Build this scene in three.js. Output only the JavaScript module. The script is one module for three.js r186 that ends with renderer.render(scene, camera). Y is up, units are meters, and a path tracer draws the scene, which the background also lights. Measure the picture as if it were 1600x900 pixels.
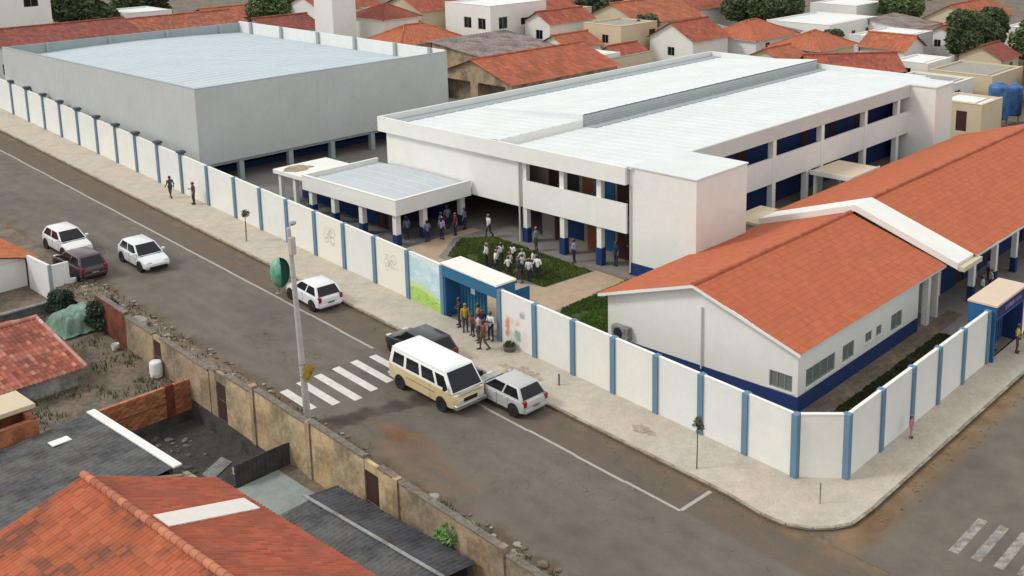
import * as THREE from 'three';
import { mergeGeometries, mergeVertices, toCreasedNormals } from 'three/addons/utils/BufferGeometryUtils.js';
import { MarchingCubes } from 'three/addons/objects/MarchingCubes.js';
import { ImprovedNoise } from 'three/addons/math/ImprovedNoise.js';

// ---------------------------------------------------------------- camera, sky, sun, exposure
const scene = new THREE.Scene();
const camera = new THREE.PerspectiveCamera(45.03, 1990 / 1440, 0.5, 900);
camera.setViewOffset(1990, 1440, 0, 540, 1600, 900);          // an off-centre crop of a wider frame
camera.position.set(-37.743, 25, 22.335);
camera.rotation.order = 'YXZ';
camera.rotation.set(-THREE.MathUtils.degToRad(11.81), -THREE.MathUtils.degToRad(50.59), 0);
camera.updateMatrixWorld(); camera.updateProjectionMatrix();

const renderer = new THREE.WebGLRenderer({ antialias: true });
renderer.toneMapping = THREE.LinearToneMapping;
renderer.toneMappingExposure = 1.0;
renderer.shadowMap.enabled = true;

const sunDir = new THREE.Vector3(-0.62, 0.78, -0.46).normalize();
{ // bright hazy sky: pale all over, a broad glow round the veiled sun
  const W = 256, Hh = 128, d = new Float32Array(W * Hh * 4), v = new THREE.Vector3();
  for (let j = 0; j < Hh; j++) for (let i = 0; i < W; i++) {
    const el = (j + 0.5) / Hh * Math.PI - Math.PI / 2, az = (i + 0.5) / W * 2 * Math.PI - Math.PI;
    v.set(Math.cos(el) * Math.cos(az), Math.sin(el), Math.cos(el) * Math.sin(az));
    const g = Math.max(0, v.dot(sunDir)), up = Math.max(0, v.y);
    const k = 0.99 - 0.08 * up + 0.32 * Math.pow(g, 4), o = (j * W + i) * 4;
    d[o] = k * 0.985; d[o + 1] = k * 1.0; d[o + 2] = k * 1.02; d[o + 3] = 1;
  }
  const t = new THREE.DataTexture(d, W, Hh, THREE.RGBAFormat, THREE.FloatType);
  t.mapping = THREE.EquirectangularReflectionMapping; t.magFilter = THREE.LinearFilter; t.minFilter = THREE.LinearFilter; t.needsUpdate = true;
  scene.background = t; scene.environment = t; scene.backgroundIntensity = 1; scene.environmentIntensity = 1;
}
const sun = new THREE.DirectionalLight(new THREE.Color(1, 0.965, 0.91), 1.5);
sun.position.copy(sunDir).multiplyScalar(160).add(new THREE.Vector3(20, 0, -40)); sun.target.position.set(20, 0, -40);
sun.castShadow = true; sun.shadow.radius = 22; sun.shadow.mapSize.set(4096, 4096);
Object.assign(sun.shadow.camera, { left: -130, right: 130, top: 130, bottom: -130, near: 1, far: 400 });
scene.add(sun, sun.target);

// ---------------------------------------------------------------- helpers
const V3 = (x, y, z) => new THREE.Vector3(x, y, z);
let seed = 7;
function rnd() { seed = (seed + 0x6D2B79F5) | 0; let t = Math.imul(seed ^ (seed >>> 15), 1 | seed); t = (t + Math.imul(t ^ (t >>> 7), 61 | t)) ^ t; return ((t ^ (t >>> 14)) >>> 0) / 4294967296; }
const rr = (a, b) => a + (b - a) * rnd();
const pick = (a) => a[Math.floor(rnd() * a.length)];
const clamp = (x, a, b) => Math.min(b, Math.max(a, x));
const mix = (a, b, t) => a + (b - a) * t;
const smooth = (a, b, x) => { const t = clamp((x - a) / (b - a), 0, 1); return t * t * (3 - 2 * t); };
const perlin = new ImprovedNoise();
const fbm = (x, y, z, n = 4) => { let s = 0, a = 0.5, f = 1; for (let i = 0; i < n; i++) { s += a * perlin.noise(x * f, y * f, z + i * 7.3); a *= 0.5; f *= 2.03; } return s; };
const hash = (a, b) => { const s = Math.sin(a * 127.1 + b * 311.7) * 43758.5453; return s - Math.floor(s); };

// the street rises gently away from the corner and runs 2.5 degrees off the school's own axes
const K = 0.04294, SX = 0.043445, SZ = -0.999056;
const gs = (s) => K * clamp(s, -45, 95);
const sOf = (x, z) => x * SX + z * SZ;
const gy = (x, z) => gs(sOf(x, z));
const st = (s, p, h = 0) => V3(SX * s - SZ * p, gs(s) + h, SZ * s + SX * p);
const STREET_TURN = -Math.asin(SX);
function warp(g) { // (p, h, -s) of the street to world
  const a = g.attributes.position, v = new THREE.Vector3();
  for (let i = 0; i < a.count; i++) { v.copy(st(-a.getZ(i), a.getX(i), a.getY(i))); a.setXYZ(i, v.x, v.y, v.z); }
  g.computeVertexNormals(); return g;
}
const used = new Map();
function numbered(n) { const k = used.get(n) ?? 0; used.set(n, k + 1); return k ? n + '_' + String(k).padStart(3, '0') : n; }
function meta(o, label, category, group, kind) {
  if (label) o.userData.label = label; if (category) o.userData.category = category;
  if (group) o.userData.group = group; if (kind) o.userData.kind = kind; return o;
}
function thing(name, label, category, [x, y, z] = [0, 0, 0], turn = 0, group) {
  const o = new THREE.Group(); o.name = numbered(name); o.position.set(x, y, z); o.rotation.y = turn; scene.add(o);
  return meta(o, label, category, group);
}
function uvBox(g) { // uv in metres, projected along the main axis of each face
  if (g.index) g = g.toNonIndexed();
  const p = g.attributes.position, uv = new Float32Array(p.count * 2), a = V3(), b = V3(), c = V3(), n = V3();
  for (let i = 0; i < p.count; i += 3) {
    a.fromBufferAttribute(p, i); b.fromBufferAttribute(p, i + 1); c.fromBufferAttribute(p, i + 2);
    n.crossVectors(b.clone().sub(a), c.clone().sub(a)); const X = Math.abs(n.x), Y = Math.abs(n.y), Z = Math.abs(n.z);
    [a, b, c].forEach((q, k) => { const o = (i + k) * 2; if (Y >= X && Y >= Z) { uv[o] = q.x; uv[o + 1] = q.z; } else if (X >= Z) { uv[o] = q.z; uv[o + 1] = q.y; } else { uv[o] = q.x; uv[o + 1] = q.y; } });
  }
  g.setAttribute('uv', new THREE.BufferAttribute(uv, 2)); return g;
}
function join(list, keepUv) {
  list = [].concat(list).map((g) => { if (g.index) g = g.toNonIndexed(); if (!g.attributes.normal) g.computeVertexNormals(); for (const k of Object.keys(g.attributes)) if (!['position', 'normal', 'uv', 'color'].includes(k)) g.deleteAttribute(k); return g; });
  if (!keepUv) list = list.map(uvBox);
  const anyC = list.some((g) => g.attributes.color);
  if (anyC) list.forEach((g) => { if (!g.attributes.color) g.setAttribute('color', new THREE.BufferAttribute(new Float32Array(g.attributes.position.count * 3).fill(1), 3)); });
  return list.length > 1 ? mergeGeometries(list) : list[0];
}
// geometry given in world axes; moved to the origin of the thing it belongs to
function part(name, geos, m, parent, keepUv) {
  const g = join(geos, keepUv); let root = parent; const off = V3();
  if (parent) { let q = parent; while (q) { off.add(q.position); q = q.parent === scene ? null : q.parent; } }
  g.translate(-off.x, -off.y, -off.z);
  const o = new THREE.Mesh(g, m); o.name = parent ? name : numbered(name); o.castShadow = o.receiveShadow = true; (parent ?? scene).add(o); return o;
}
// geometry given in the thing's own axes
function local(name, geos, m, parent, keepUv) {
  const o = new THREE.Mesh(join(geos, keepUv), m); o.name = parent ? name : numbered(name); o.castShadow = o.receiveShadow = true; (parent ?? scene).add(o); return o;
}
function copyOf(src, name, label, position, turn, group) {
  const c = src.clone(); c.name = numbered(name ?? src.name.replace(/_\d{3}$/, '')); c.userData = { ...src.userData }; if (label) c.userData.label = label; if (group) c.userData.group = group;
  if (position) c.position.copy(position); if (turn !== undefined) c.rotation.y = turn; scene.add(c); return c;
}
const structure = (o) => { o.userData.kind = 'structure'; return o; };
function box(x0, x1, y0, y1, z0, z1) { const g = new THREE.BoxGeometry(Math.abs(x1 - x0), Math.abs(y1 - y0), Math.abs(z1 - z0)); g.translate((x0 + x1) / 2, (y0 + y1) / 2, (z0 + z1) / 2); return g; }
function bev(x0, x1, y0, y1, z0, z1, r = 0.02) { // box with chamfered edges
  const w = x1 - x0 - 2 * r, d = z1 - z0 - 2 * r, s = new THREE.Shape(); s.moveTo(0, 0); s.lineTo(w, 0); s.lineTo(w, d); s.lineTo(0, d);
  const g = new THREE.ExtrudeGeometry(s, { depth: y1 - y0 - 2 * r, bevelEnabled: true, bevelThickness: r, bevelSize: r, bevelSegments: 1 });
  g.rotateX(-Math.PI / 2); g.translate(x0 + r, y0 + r, z1 - r); return g;
}
function cyl(r0, r1, h, x, y, z, n = 12) { const g = new THREE.CylinderGeometry(r1, r0, h, n); g.translate(x, y + h / 2, z); return g; }
function tube(pts, r, n = 8) { return new THREE.TubeGeometry(new THREE.CatmullRomCurve3(pts, false, 'catmullrom', 0.1), Math.max(2, pts.length * 3), r, n); }
function poly(pts, faces) { const a = []; for (const f of faces) for (let i = 1; i + 1 < f.length; i++) for (const k of [f[0], f[i], f[i + 1]]) a.push(...pts[k]); const g = new THREE.BufferGeometry(); g.setAttribute('position', new THREE.Float32BufferAttribute(a, 3)); g.computeVertexNormals(); return g; }
function prism(pts2, y0, y1) { // polygon in (x,z), extruded in y
  const s = new THREE.Shape(pts2.map(([x, z]) => new THREE.Vector2(x, -z))); const g = new THREE.ExtrudeGeometry(s, { depth: y1 - y0, bevelEnabled: false }); g.rotateX(-Math.PI / 2); g.translate(0, y0, 0); return g;
}
function sheet(x0, x1, z0, z1, y, nx = 1, nz = 1) { const g = new THREE.PlaneGeometry(x1 - x0, z1 - z0, nx, nz); g.rotateX(-Math.PI / 2); g.translate((x0 + x1) / 2, y, (z0 + z1) / 2); return g; }
function drape(g, lift) { const a = g.attributes.position; for (let i = 0; i < a.count; i++) a.setY(i, gy(a.getX(i), a.getZ(i)) + a.getY(i) + lift); g.computeVertexNormals(); return g; }
function shapeSheet(pts2, y) { const s = new THREE.Shape(pts2.map(([x, z]) => new THREE.Vector2(x, -z))); const g = new THREE.ShapeGeometry(s); g.rotateX(-Math.PI / 2); g.translate(0, y, 0); return g; }
function blob2(cx, cz, rx, rz, n, k, sd) { const o = []; for (let i = 0; i < n; i++) { const a = i / n * Math.PI * 2, r = 1 + k * 2 * fbm(Math.cos(a) * 1.7 + sd, Math.sin(a) * 1.7, sd, 4); o.push([cx + Math.cos(a) * rx * r, cz + Math.sin(a) * rz * r]); } return o; }

// ---------------------------------------------------------------- textures and materials
function dataTex(w, h, fn, srgb = true) {
  const d = new Uint8Array(w * h * 4);
  for (let j = 0; j < h; j++) for (let i = 0; i < w; i++) { const c = fn(i / w, j / h, i, j), o = (j * w + i) * 4; for (let k = 0; k < 3; k++) d[o + k] = clamp(Math.round((c[k] ?? c[0]) * 255), 0, 255); d[o + 3] = 255; }
  const t = new THREE.DataTexture(d, w, h); t.wrapS = t.wrapT = THREE.RepeatWrapping; t.magFilter = THREE.LinearFilter; t.minFilter = THREE.LinearMipmapLinearFilter; t.generateMipmaps = true; if (srgb) t.colorSpace = THREE.SRGBColorSpace; t.needsUpdate = true; return t;
}
function tileNoise(n, cells, sd) { // value noise that repeats
  const g = new Float32Array(cells * cells); for (let i = 0; i < g.length; i++) g[i] = hash(i % cells + sd * 3.1, Math.floor(i / cells) + sd);
  return (u, v) => { const x = u * cells, y = v * cells, i = Math.floor(x), j = Math.floor(y), fx = x - i, fy = y - j, a = fx * fx * (3 - 2 * fx), b = fy * fy * (3 - 2 * fy), q = (p, r) => g[((r % cells + cells) % cells) * cells + (p % cells + cells) % cells]; return mix(mix(q(i, j), q(i + 1, j), a), mix(q(i, j + 1), q(i + 1, j + 1), a), b) - 0.5; };
}
function layered(sd, list) { const f = list.map(([c, a], k) => [tileNoise(0, c, sd + k * 5), a]); return (u, v) => f.reduce((s, [q, a]) => s + a * q(u, v), 0); }
function noiseTex(size, sd, list, base = 0.86, tint = 0) { const f = layered(sd, list), g = layered(sd + 40, [[4, 1], [9, 0.6]]); return dataTex(size, size, (u, v) => { const k = base + f(u, v), t = g(u, v) * tint; return [k + t, k, k - t]; }); }
const TX = {
  plaster: noiseTex(512, 1, [[5, 0.022], [13, 0.02], [41, 0.014], [160, 0.02]], 0.97, 0.008),
  stain: noiseTex(512, 2, [[4, 0.22], [9, 0.2], [23, 0.16], [70, 0.12], [210, 0.1]], 0.88, 0.05),
  concrete: noiseTex(512, 3, [[4, 0.06], [11, 0.06], [33, 0.05], [120, 0.06], [256, 0.07]], 0.93, 0.03),
  asphalt: noiseTex(512, 4, [[3, 0.1], [8, 0.1], [27, 0.1], [128, 0.16], [256, 0.18]], 0.84, 0.04),
  dirt: noiseTex(512, 5, [[4, 0.18], [10, 0.2], [31, 0.18], [110, 0.18], [256, 0.14]], 0.86, 0.06),
  grass: noiseTex(512, 6, [[4, 0.2], [12, 0.2], [40, 0.24], [128, 0.3], [256, 0.3]], 0.72, 0.1),
  metal: noiseTex(512, 7, [[3, 0.03], [7, 0.03], [30, 0.02], [130, 0.02]], 0.97, 0.01),
  bump: noiseTex(512, 8, [[30, 0.2], [90, 0.3], [256, 0.5]], 0.5, 0),
};
const sized = new Map();
function tx(name, metres) { const k = name + metres; if (!sized.has(k)) { const t = TX[name].clone(); t.repeat.set(1 / metres, 1 / metres); t.needsUpdate = true; sized.set(k, t); } return sized.get(k); }
TX.bump.colorSpace = THREE.NoColorSpace;
function mat(rgb, { map = 'plaster', size = 6, rough = 0.9, bump = 0, vc = false, metal = 0, ...rest } = {}) {
  const m = new THREE.MeshStandardMaterial({ roughness: rough, metalness: metal, vertexColors: vc, ...rest }); m.color.setRGB(...rgb);
  if (map) m.map = tx(map, size); if (bump) { m.bumpMap = tx('bump', 3); m.bumpScale = bump; }
  return m;
}
const M = {
  white: mat([0.80, 0.792, 0.735], { size: 7 }), whiteCool: mat([0.77, 0.775, 0.745], { size: 7 }),
  wallPanel: [0, 1, 2, 3].map((i) => mat([[0.80, 0.795, 0.74], [0.785, 0.785, 0.735], [0.81, 0.795, 0.73], [0.775, 0.775, 0.74]][i], { size: 5 + i * 1.3 })),
  pillar: mat([0.135, 0.235, 0.33], { size: 4 }), pillarCap: mat([0.075, 0.095, 0.10], { map: 'concrete', size: 3 }),
  navy: mat([0.010, 0.032, 0.135], { size: 4 }), blue: mat([0.02, 0.115, 0.27], { size: 4 }), teal: mat([0.025, 0.15, 0.26], { size: 4 }),
  roofWhite: mat([0.69, 0.725, 0.71], { map: 'metal', size: 9, rough: 0.55, metal: 0.0 }), roofHall: mat([0.50, 0.57, 0.60], { map: 'metal', size: 9, rough: 0.6 }), roofCanopy: mat([0.52, 0.56, 0.58], { map: 'metal', size: 7, rough: 0.6 }),
  cladding: mat([0.50, 0.515, 0.50], { map: 'metal', size: 11, rough: 0.7 }), grey: mat([0.33, 0.38, 0.385], { size: 5 }), fascia: mat([0.58, 0.57, 0.54], { size: 6 }),
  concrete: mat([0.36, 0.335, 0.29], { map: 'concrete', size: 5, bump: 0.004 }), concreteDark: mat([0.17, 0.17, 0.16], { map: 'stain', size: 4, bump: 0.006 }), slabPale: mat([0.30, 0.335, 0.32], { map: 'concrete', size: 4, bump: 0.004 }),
  paving: mat([0.47, 0.345, 0.235], { map: 'concrete', size: 4, bump: 0.004 }), floorTile: mat([0.23, 0.215, 0.195], { map: 'concrete', size: 5 }),
  sidewalk: mat([0.545, 0.48, 0.385], { map: 'concrete', size: 9, bump: 0.004 }), kerb: mat([0.36, 0.31, 0.24], { map: 'stain', size: 3, bump: 0.006 }),
  dirt: mat([0.225, 0.17, 0.115], { map: 'dirt', size: 5, bump: 0.02 }), soil: mat([0.35, 0.135, 0.06], { map: 'dirt', size: 2, bump: 0.03 }), yard: mat([0.205, 0.155, 0.108], { map: 'dirt', size: 6, bump: 0.02 }),
  grass: mat([0.075, 0.12, 0.018], { map: 'grass', size: 3, rough: 1, bump: 0.03 }), grassDark: mat([0.035, 0.05, 0.012], { map: 'grass', size: 3, rough: 1, bump: 0.03 }),
  tile: mat([1, 1, 1], { map: null, vc: true, rough: 0.95 }),
  fibro: mat([0.115, 0.112, 0.108], { map: 'stain', size: 3.3, bump: 0.004 }), fibroDark: mat([0.075, 0.075, 0.08], { map: 'stain', size: 3, bump: 0.004 }), fibroPink: mat([0.27, 0.215, 0.19], { map: 'stain', size: 5 }), fibroGrey: mat([0.33, 0.34, 0.345], { map: 'stain', size: 6 }),
  brick: mat([0.40, 0.14, 0.06], { map: 'stain', size: 2.5, bump: 0.01 }), rust: mat([0.20, 0.055, 0.025], { map: 'stain', size: 3, bump: 0.008 }), mortar: mat([0.22, 0.18, 0.14], { map: 'dirt', size: 2 }),
  beige: mat([0.56, 0.42, 0.24], { map: 'stain', size: 5, bump: 0.006 }), innerShade: mat([0.27, 0.235, 0.19], { size: 4 }), cream: mat([0.62, 0.52, 0.36], { map: 'plaster', size: 6 }), tan: mat([0.42, 0.31, 0.20], { map: 'stain', size: 5, bump: 0.006 }),  // gallery inner wall colour is darkened to stand for shade
  dark: mat([0.02, 0.02, 0.022], { size: 3 }), sootSoil: mat([0.075, 0.066, 0.056], { map: 'dirt', size: 3, bump: 0.03 }), darkWall: mat([0.085, 0.075, 0.068], { map: 'stain', size: 3, bump: 0.006 }), black: mat([0.008, 0.008, 0.01], { map: null }),
  glass: new THREE.MeshPhysicalMaterial({ color: new THREE.Color(0.008, 0.010, 0.013), roughness: 0.12, metalness: 0, specularIntensity: 0.7 }),
  windowGlass: mat([0.16, 0.185, 0.18], { map: null, rough: 0.2 }), frame: mat([0.30, 0.31, 0.30], { map: null, rough: 0.5 }),
  rubber: mat([0.012, 0.012, 0.012], { map: null, rough: 0.85 }), rim: mat([0.36, 0.37, 0.38], { map: null, rough: 0.35, metal: 0.6 }), chrome: mat([0.45, 0.46, 0.47], { map: null, rough: 0.3, metal: 0.7 }),
  doorBrown: mat([0.20, 0.075, 0.028], { size: 2 }), doorDark: mat([0.055, 0.018, 0.016], { size: 2 }), steel: mat([0.30, 0.30, 0.29], { map: 'stain', size: 3, rough: 0.6 }),
  post: mat([0.52, 0.49, 0.44], { map: 'concrete', size: 2 }), yellow: mat([0.42, 0.27, 0.02], { map: 'stain', size: 1, rough: 0.6 }), yellowPale: mat([0.55, 0.42, 0.08], { map: 'stain', size: 1, rough: 0.6 }),
  lampRed: mat([0.25, 0.01, 0.008], { map: null, rough: 0.3 }), lampWhite: mat([0.62, 0.63, 0.62], { map: null, rough: 0.2 }), lampAmber: mat([0.45, 0.15, 0.01], { map: null, rough: 0.3 }),
  green: mat([0.17, 0.42, 0.29], { map: 'stain', size: 2, rough: 0.45 }), tarp: mat([0.19, 0.30, 0.235], { map: 'stain', size: 2, rough: 0.6 }), bark: mat([0.085, 0.06, 0.04], { map: 'dirt', size: 1, bump: 0.02 }),
  waterTank: mat([0.05, 0.15, 0.36], { map: 'stain', size: 3, rough: 0.5 }), orangeRoof: mat([0.4, 0.15, 0.06], { map: 'stain', size: 3 }),
  paint: mat([0.70, 0.675, 0.62], { map: 'concrete', size: 2.2, rough: 0.8 }), linePaint: mat([0.43, 0.39, 0.35], { map: 'concrete', size: 1.7, rough: 0.85 }),
};
// ---------------------------------------------------------------- ground, roads, pavement
{
  const put = (g) => { const a = g.attributes.position; for (let i = 0; i < a.count; i++) a.setY(i, gy(a.getX(i), a.getZ(i)) - 0.75); g.computeVertexNormals(); return g; };
  const rect = (x0, x1, z0, z1) => put(sheet(x0, x1, z0, z1, 0, Math.max(1, Math.round((x1 - x0) / 6)), Math.max(1, Math.round((z1 - z0) / 6))));
  // the sunken lot by the beige wall is left open
  structure(part('terrain', [rect(-3, 330, -330, 120), rect(-12.3, -3, -330, 120), rect(-90, -17.5, -330, 120), rect(-17.5, -12.3, -330, -26.85), rect(-17.5, -12.3, -17.95, 120)], M.yard));
}
{ // worn asphalt of the street: dust in the parking strip, tracks, an earth spill and a tar seam
  const S0 = -15, S1 = 95, P0 = -11.7, P1 = -2.9, fine = layered(21, [[3, 0.05], [9, 0.05]]);
  const map = dataTex(2048, 192, (u, v, i, j) => {
    const s = mix(S0, S1, u), p = mix(P0, P1, v);
    const n1 = fbm(s * 0.16, p * 0.35, 3, 4), n2 = fbm(s * 0.9, p * 1.1, 9, 4), n3 = hash(i, j) - 0.5;
    let c = [0.435, 0.412, 0.383].map((x) => x * (1 + 0.2 * n1 + 0.16 * n2 + 0.06 * n3));
    const put = (q, k) => { k = clamp(k, 0, 1); c = c.map((x, n) => mix(x, q[n] * (1 + 0.25 * n2 + 0.08 * n3), k)); };
    put([0.405, 0.345, 0.285], smooth(-5.3, -5.0, p) * (0.55 + 0.9 * n2 + 0.5 * n1));                                        // parking strip
    put([0.47, 0.40, 0.315], smooth(-3.9, -3.0, p + 0.7 * n2) * 0.75);                                                         // silt at the gutter
    put([0.455, 0.39, 0.325], smooth(0.45, 1.0, 1.05 - Math.hypot((s - 12.5) / 9, (p + 10.2) / 2.6) + 0.9 * n2));              // dusty spread
    put([0.455, 0.365, 0.295], smooth(0.0, 0.6, 1 - Math.hypot((s - 14.6) / 2.3, (p + 9.5) / 1.1) + 1.1 * n2));                  // earth spill
    put([0.455, 0.32, 0.23], smooth(0.0, 0.5, 1 - Math.hypot((s - 14.8) / 0.8, (p + 9.75) / 0.5) + 0.9 * n2));
    { const t = (p + 11.7) / 6.2, sc = mix(17.95, 16.4, t); put([0.27, 0.235, 0.215], smooth(0.75, 0.3, Math.abs(s - sc) + 0.7 * n2) * smooth(1.08, 0.95, t) * 0.9); } // tar seam
    put([0.33, 0.30, 0.275], smooth(0.1, 0.4, n1 + 0.25 * n2 - 0.1) * 0.55);                                                     // darker patches
    put([0.42, 0.35, 0.275], smooth(-10.9, -11.7, p + 1.2 * n2) * 0.8);                                                          // earth washed from the verge
    put([0.47, 0.36, 0.29], smooth(0.0, 0.8, 1 - Math.hypot((s - 33) / 1.3, (p + 9.2) / 0.35) + n2) * 0.4);
    for (const tr of [-10.3, -8.9, -7.5, -6.1]) put([0.40, 0.378, 0.35], smooth(0.34, 0.05, Math.abs(p - tr + 0.25 * n1)) * (0.35 + 0.5 * n2));                 // tyre tracks
    { const c1 = Math.abs(fbm(s * 0.33, p * 0.5, 51, 4)), c2 = Math.abs(fbm(s * 0.6 + 9, p * 0.42, 57, 3)); put([0.27, 0.25, 0.23], smooth(0.010, 0.002, c1) * smooth(0.0, 0.12, fbm(s * 0.12, p * 0.2, 71, 2)) * 0.5); put([0.27, 0.25, 0.235], smooth(0.007, 0.001, c2) * smooth(0.02, 0.12, fbm(s * 0.1 + 5, p * 0.2, 73, 2)) * 0.45); } // cracks

    return c;
  });
  map.wrapS = map.wrapT = THREE.ClampToEdgeWrapping;
  const g = new THREE.PlaneGeometry(P1 - P0, S1 - S0, 4, 22); g.rotateX(-Math.PI / 2); g.translate((P0 + P1) / 2, 0, -(S0 + S1) / 2);
  const a = g.attributes.position, uv = g.attributes.uv; for (let i = 0; i < a.count; i++) uv.setXY(i, (-a.getZ(i) - S0) / (S1 - S0), (a.getX(i) - P0) / (P1 - P0));
  warp(g); const m = new THREE.MeshStandardMaterial({ map, color: new THREE.Color(0.86, 0.83, 0.78), roughness: 0.95, bumpMap: tx('bump', 0.02), bumpScale: 0.004 });
  const road = structure(part('road', g, m, null, true));
  const asph = mat([0.145, 0.13, 0.112], { map: 'asphalt', size: 7, bump: 0.006 });
  const sheetS = (p0, p1, s0, s1, h) => warp(sheet(p0, p1, -s1, -s0, h, 1, Math.max(1, Math.round((s1 - s0) / 6))));
  structure(part('road', [sheetS(P0, P1, 95, 190, 0), sheetS(P0, P1, -80, -15, 0)], asph));
  // painted stripes, each a worn sheet of its own
  for (const [p, s0, s1] of [[-11.0, 19.55, 22.1], [-9.95, 19.2, 22.35], [-8.95, 18.85, 22.4], [-7.87, 19.1, 22.45], [-6.8, 19.3, 22.45], [-5.75, 19.6, 22.3]]) part('crosswalk_stripe', sheetS(p - 0.22, p + 0.22, s0, s1, 0.005), M.paint, road);
  for (let s = 2.0; s < 92; s += 3) if (s < 18 || s > 22.6) part('edge_line', sheetS(-5.27 + 0.02 * Math.sin(s), -5.13 + 0.02 * Math.sin(s), s, Math.min(s + 3.02, s < 18 && s + 3 > 18 ? 18.6 : 99), 0.005), M.linePaint, road);
  part('edge_line', sheetS(-5.13, -3.2, 1.9, 2.08, 0.006), M.linePaint, road);
  // side street
  const smap = dataTex(1024, 256, (u, v, i, j) => {
    const x = mix(-3, 57, u), z = mix(3.4, 13, v), n1 = fbm(x * 0.2, z * 0.3, 31, 4), n2 = fbm(x, z, 37, 4), n3 = hash(i + 7, j) - 0.5;
    let c = [0.43, 0.40, 0.365].map((q) => q * (1 + 0.22 * n1 + 0.16 * n2 + 0.06 * n3));
    const k = smooth(5.1, 3.9, z + 0.9 * n2) * 0.95, e = smooth(0, 0.5, 1 - Math.hypot((x + 0.4) / 1.5, (z - 4.2) / 0.6) + n2);
    c = c.map((q, n) => mix(q, [0.51, 0.415, 0.31][n] * (1 + 0.3 * n2), k)); c = c.map((q, n) => mix(q, [0.44, 0.335, 0.245][n] * (1 + 0.3 * n2), clamp(e, 0, 1) * 0.8)); return c;
  });
  smap.wrapS = smap.wrapT = THREE.ClampToEdgeWrapping;
  const gg = sheet(-3, 57, 3.4, 13, 0, 6, 2); { const q = gg.attributes.position, w = gg.attributes.uv; for (let i = 0; i < q.count; i++) w.setXY(i, (q.getX(i) + 3) / 60, (q.getZ(i) - 3.4) / 9.6); } drape(gg, 0.003);
  const side = structure(part('side_road', gg, new THREE.MeshStandardMaterial({ map: smap, color: new THREE.Color(0.88, 0.86, 0.82), roughness: 0.95, bumpMap: tx('bump', 0.02), bumpScale: 0.004 }), null, true));
  structure(part('side_road', drape(sheet(57, 200, 3.4, 13, 0, 4, 1), 0.003), asph));
  const sideLine = mat([0.33, 0.30, 0.265], { map: 'stain', size: 1.3 });
  for (let i = 0; i < 5; i++) part('crosswalk_stripe', drape(sheet(-0.2 + i * 0.12, 2.7 + i * 0.12, 7.1 + i * 0.85, 7.48 + i * 0.85, 0), 0.009), sideLine, side);
  // far verge of the street and the pavement beyond the side street
  structure(part('verge', warp(sheet(-13.6, -11.66, -95, 60, 0.03, 2, 30)), M.dirt));
  structure(part('corner_apron', drape(sheet(-5.5, 4, -2, 14, 0, 2, 2), -0.006), mat([0.23, 0.165, 0.11], { map: 'dirt', size: 4, bump: 0.02 })));
  structure(part('far_pavement', drape(sheet(-3, 120, 13, 60, 0, 4, 2), 0.02), M.dirt));
}
{ // pavement round the corner, one raised slab, with kerbstones
  const W = (s, p) => { const v = st(s, p); return [v.x, v.z]; };
  const outer = [W(95, -2.9), W(1.2, -2.95), W(-0.6, -3.15), W(-1.7, -3.05), W(-2.6, -2.5), W(-3.2, -1.8), [-1.3, 3.5], [0.2, 3.6], [60, 3.6]];
  const inner = [[60, 1.75], [1.45, 1.75], [0, 0], W(95, 0)];
  const g = prism(outer.concat(inner), -0.3, 0.14); const a = g.attributes.position;
  for (let i = 0; i < a.count; i++) a.setY(i, a.getY(i) + K * sOf(a.getX(i), a.getZ(i))); g.computeVertexNormals();
  const pav = structure(part('pavement', g, M.sidewalk));
  // kerbstones
  const line = outer.map(([x, z]) => V3(x, 0, z)); let n = 0;
  for (let i = 0; i + 1 < line.length; i++) {
    const A = line[i], B = line[i + 1], L = A.distanceTo(B), k = Math.max(1, Math.round(L / 1.0)), dir = B.clone().sub(A).normalize(), nor = V3(dir.z, 0, -dir.x);
    for (let j = 0; j < k; j++) {
      const P = A.clone().addScaledVector(dir, (j + 0.01) * L / k), Q = A.clone().addScaledVector(dir, (j + 0.99) * L / k); if (P.z < -85) continue; if (P.x > 45) continue; const h = 0.15 + 0.012 * hash(n, 3), o = 0.02 * hash(n, 5);
      const pts = [];
      for (const q of [P, Q]) for (const [d, y] of [[-0.13, h], [0.02 + o, h], [0.035 + o, h - 0.03], [0.045 + o, -0.05]]) { const w = q.clone().addScaledVector(nor, d); pts.push([w.x, K * sOf(w.x, w.z) + y, w.z]); }
      part('kerbstone', poly(pts, [[0, 1, 5, 4], [1, 2, 6, 5], [2, 3, 7, 6], [0, 3, 2, 1], [4, 5, 6, 7]]), M.kerb, pav); n++;
    }
  }
  // patches of earth trodden onto the pavement
  for (const [s, p, rs, rp, sd] of [[15.2, -1.7, 1.3, 0.6, 1], [7.2, -1.6, 0.55, 0.3, 2]]) { const w = st(s, p); const b = blob2(w.x, w.z, rp, rs, 40, 0.55, sd * 3.3); const q = shapeSheet(b, 0); const aa = q.attributes.position; for (let i = 0; i < aa.count; i++) aa.setY(i, K * sOf(aa.getX(i), aa.getZ(i)) + 0.145); q.computeVertexNormals(); part('earth_patch', q, mat([0.50, 0.40, 0.285], { map: 'dirt', size: 2 }), pav); }
}
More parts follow.
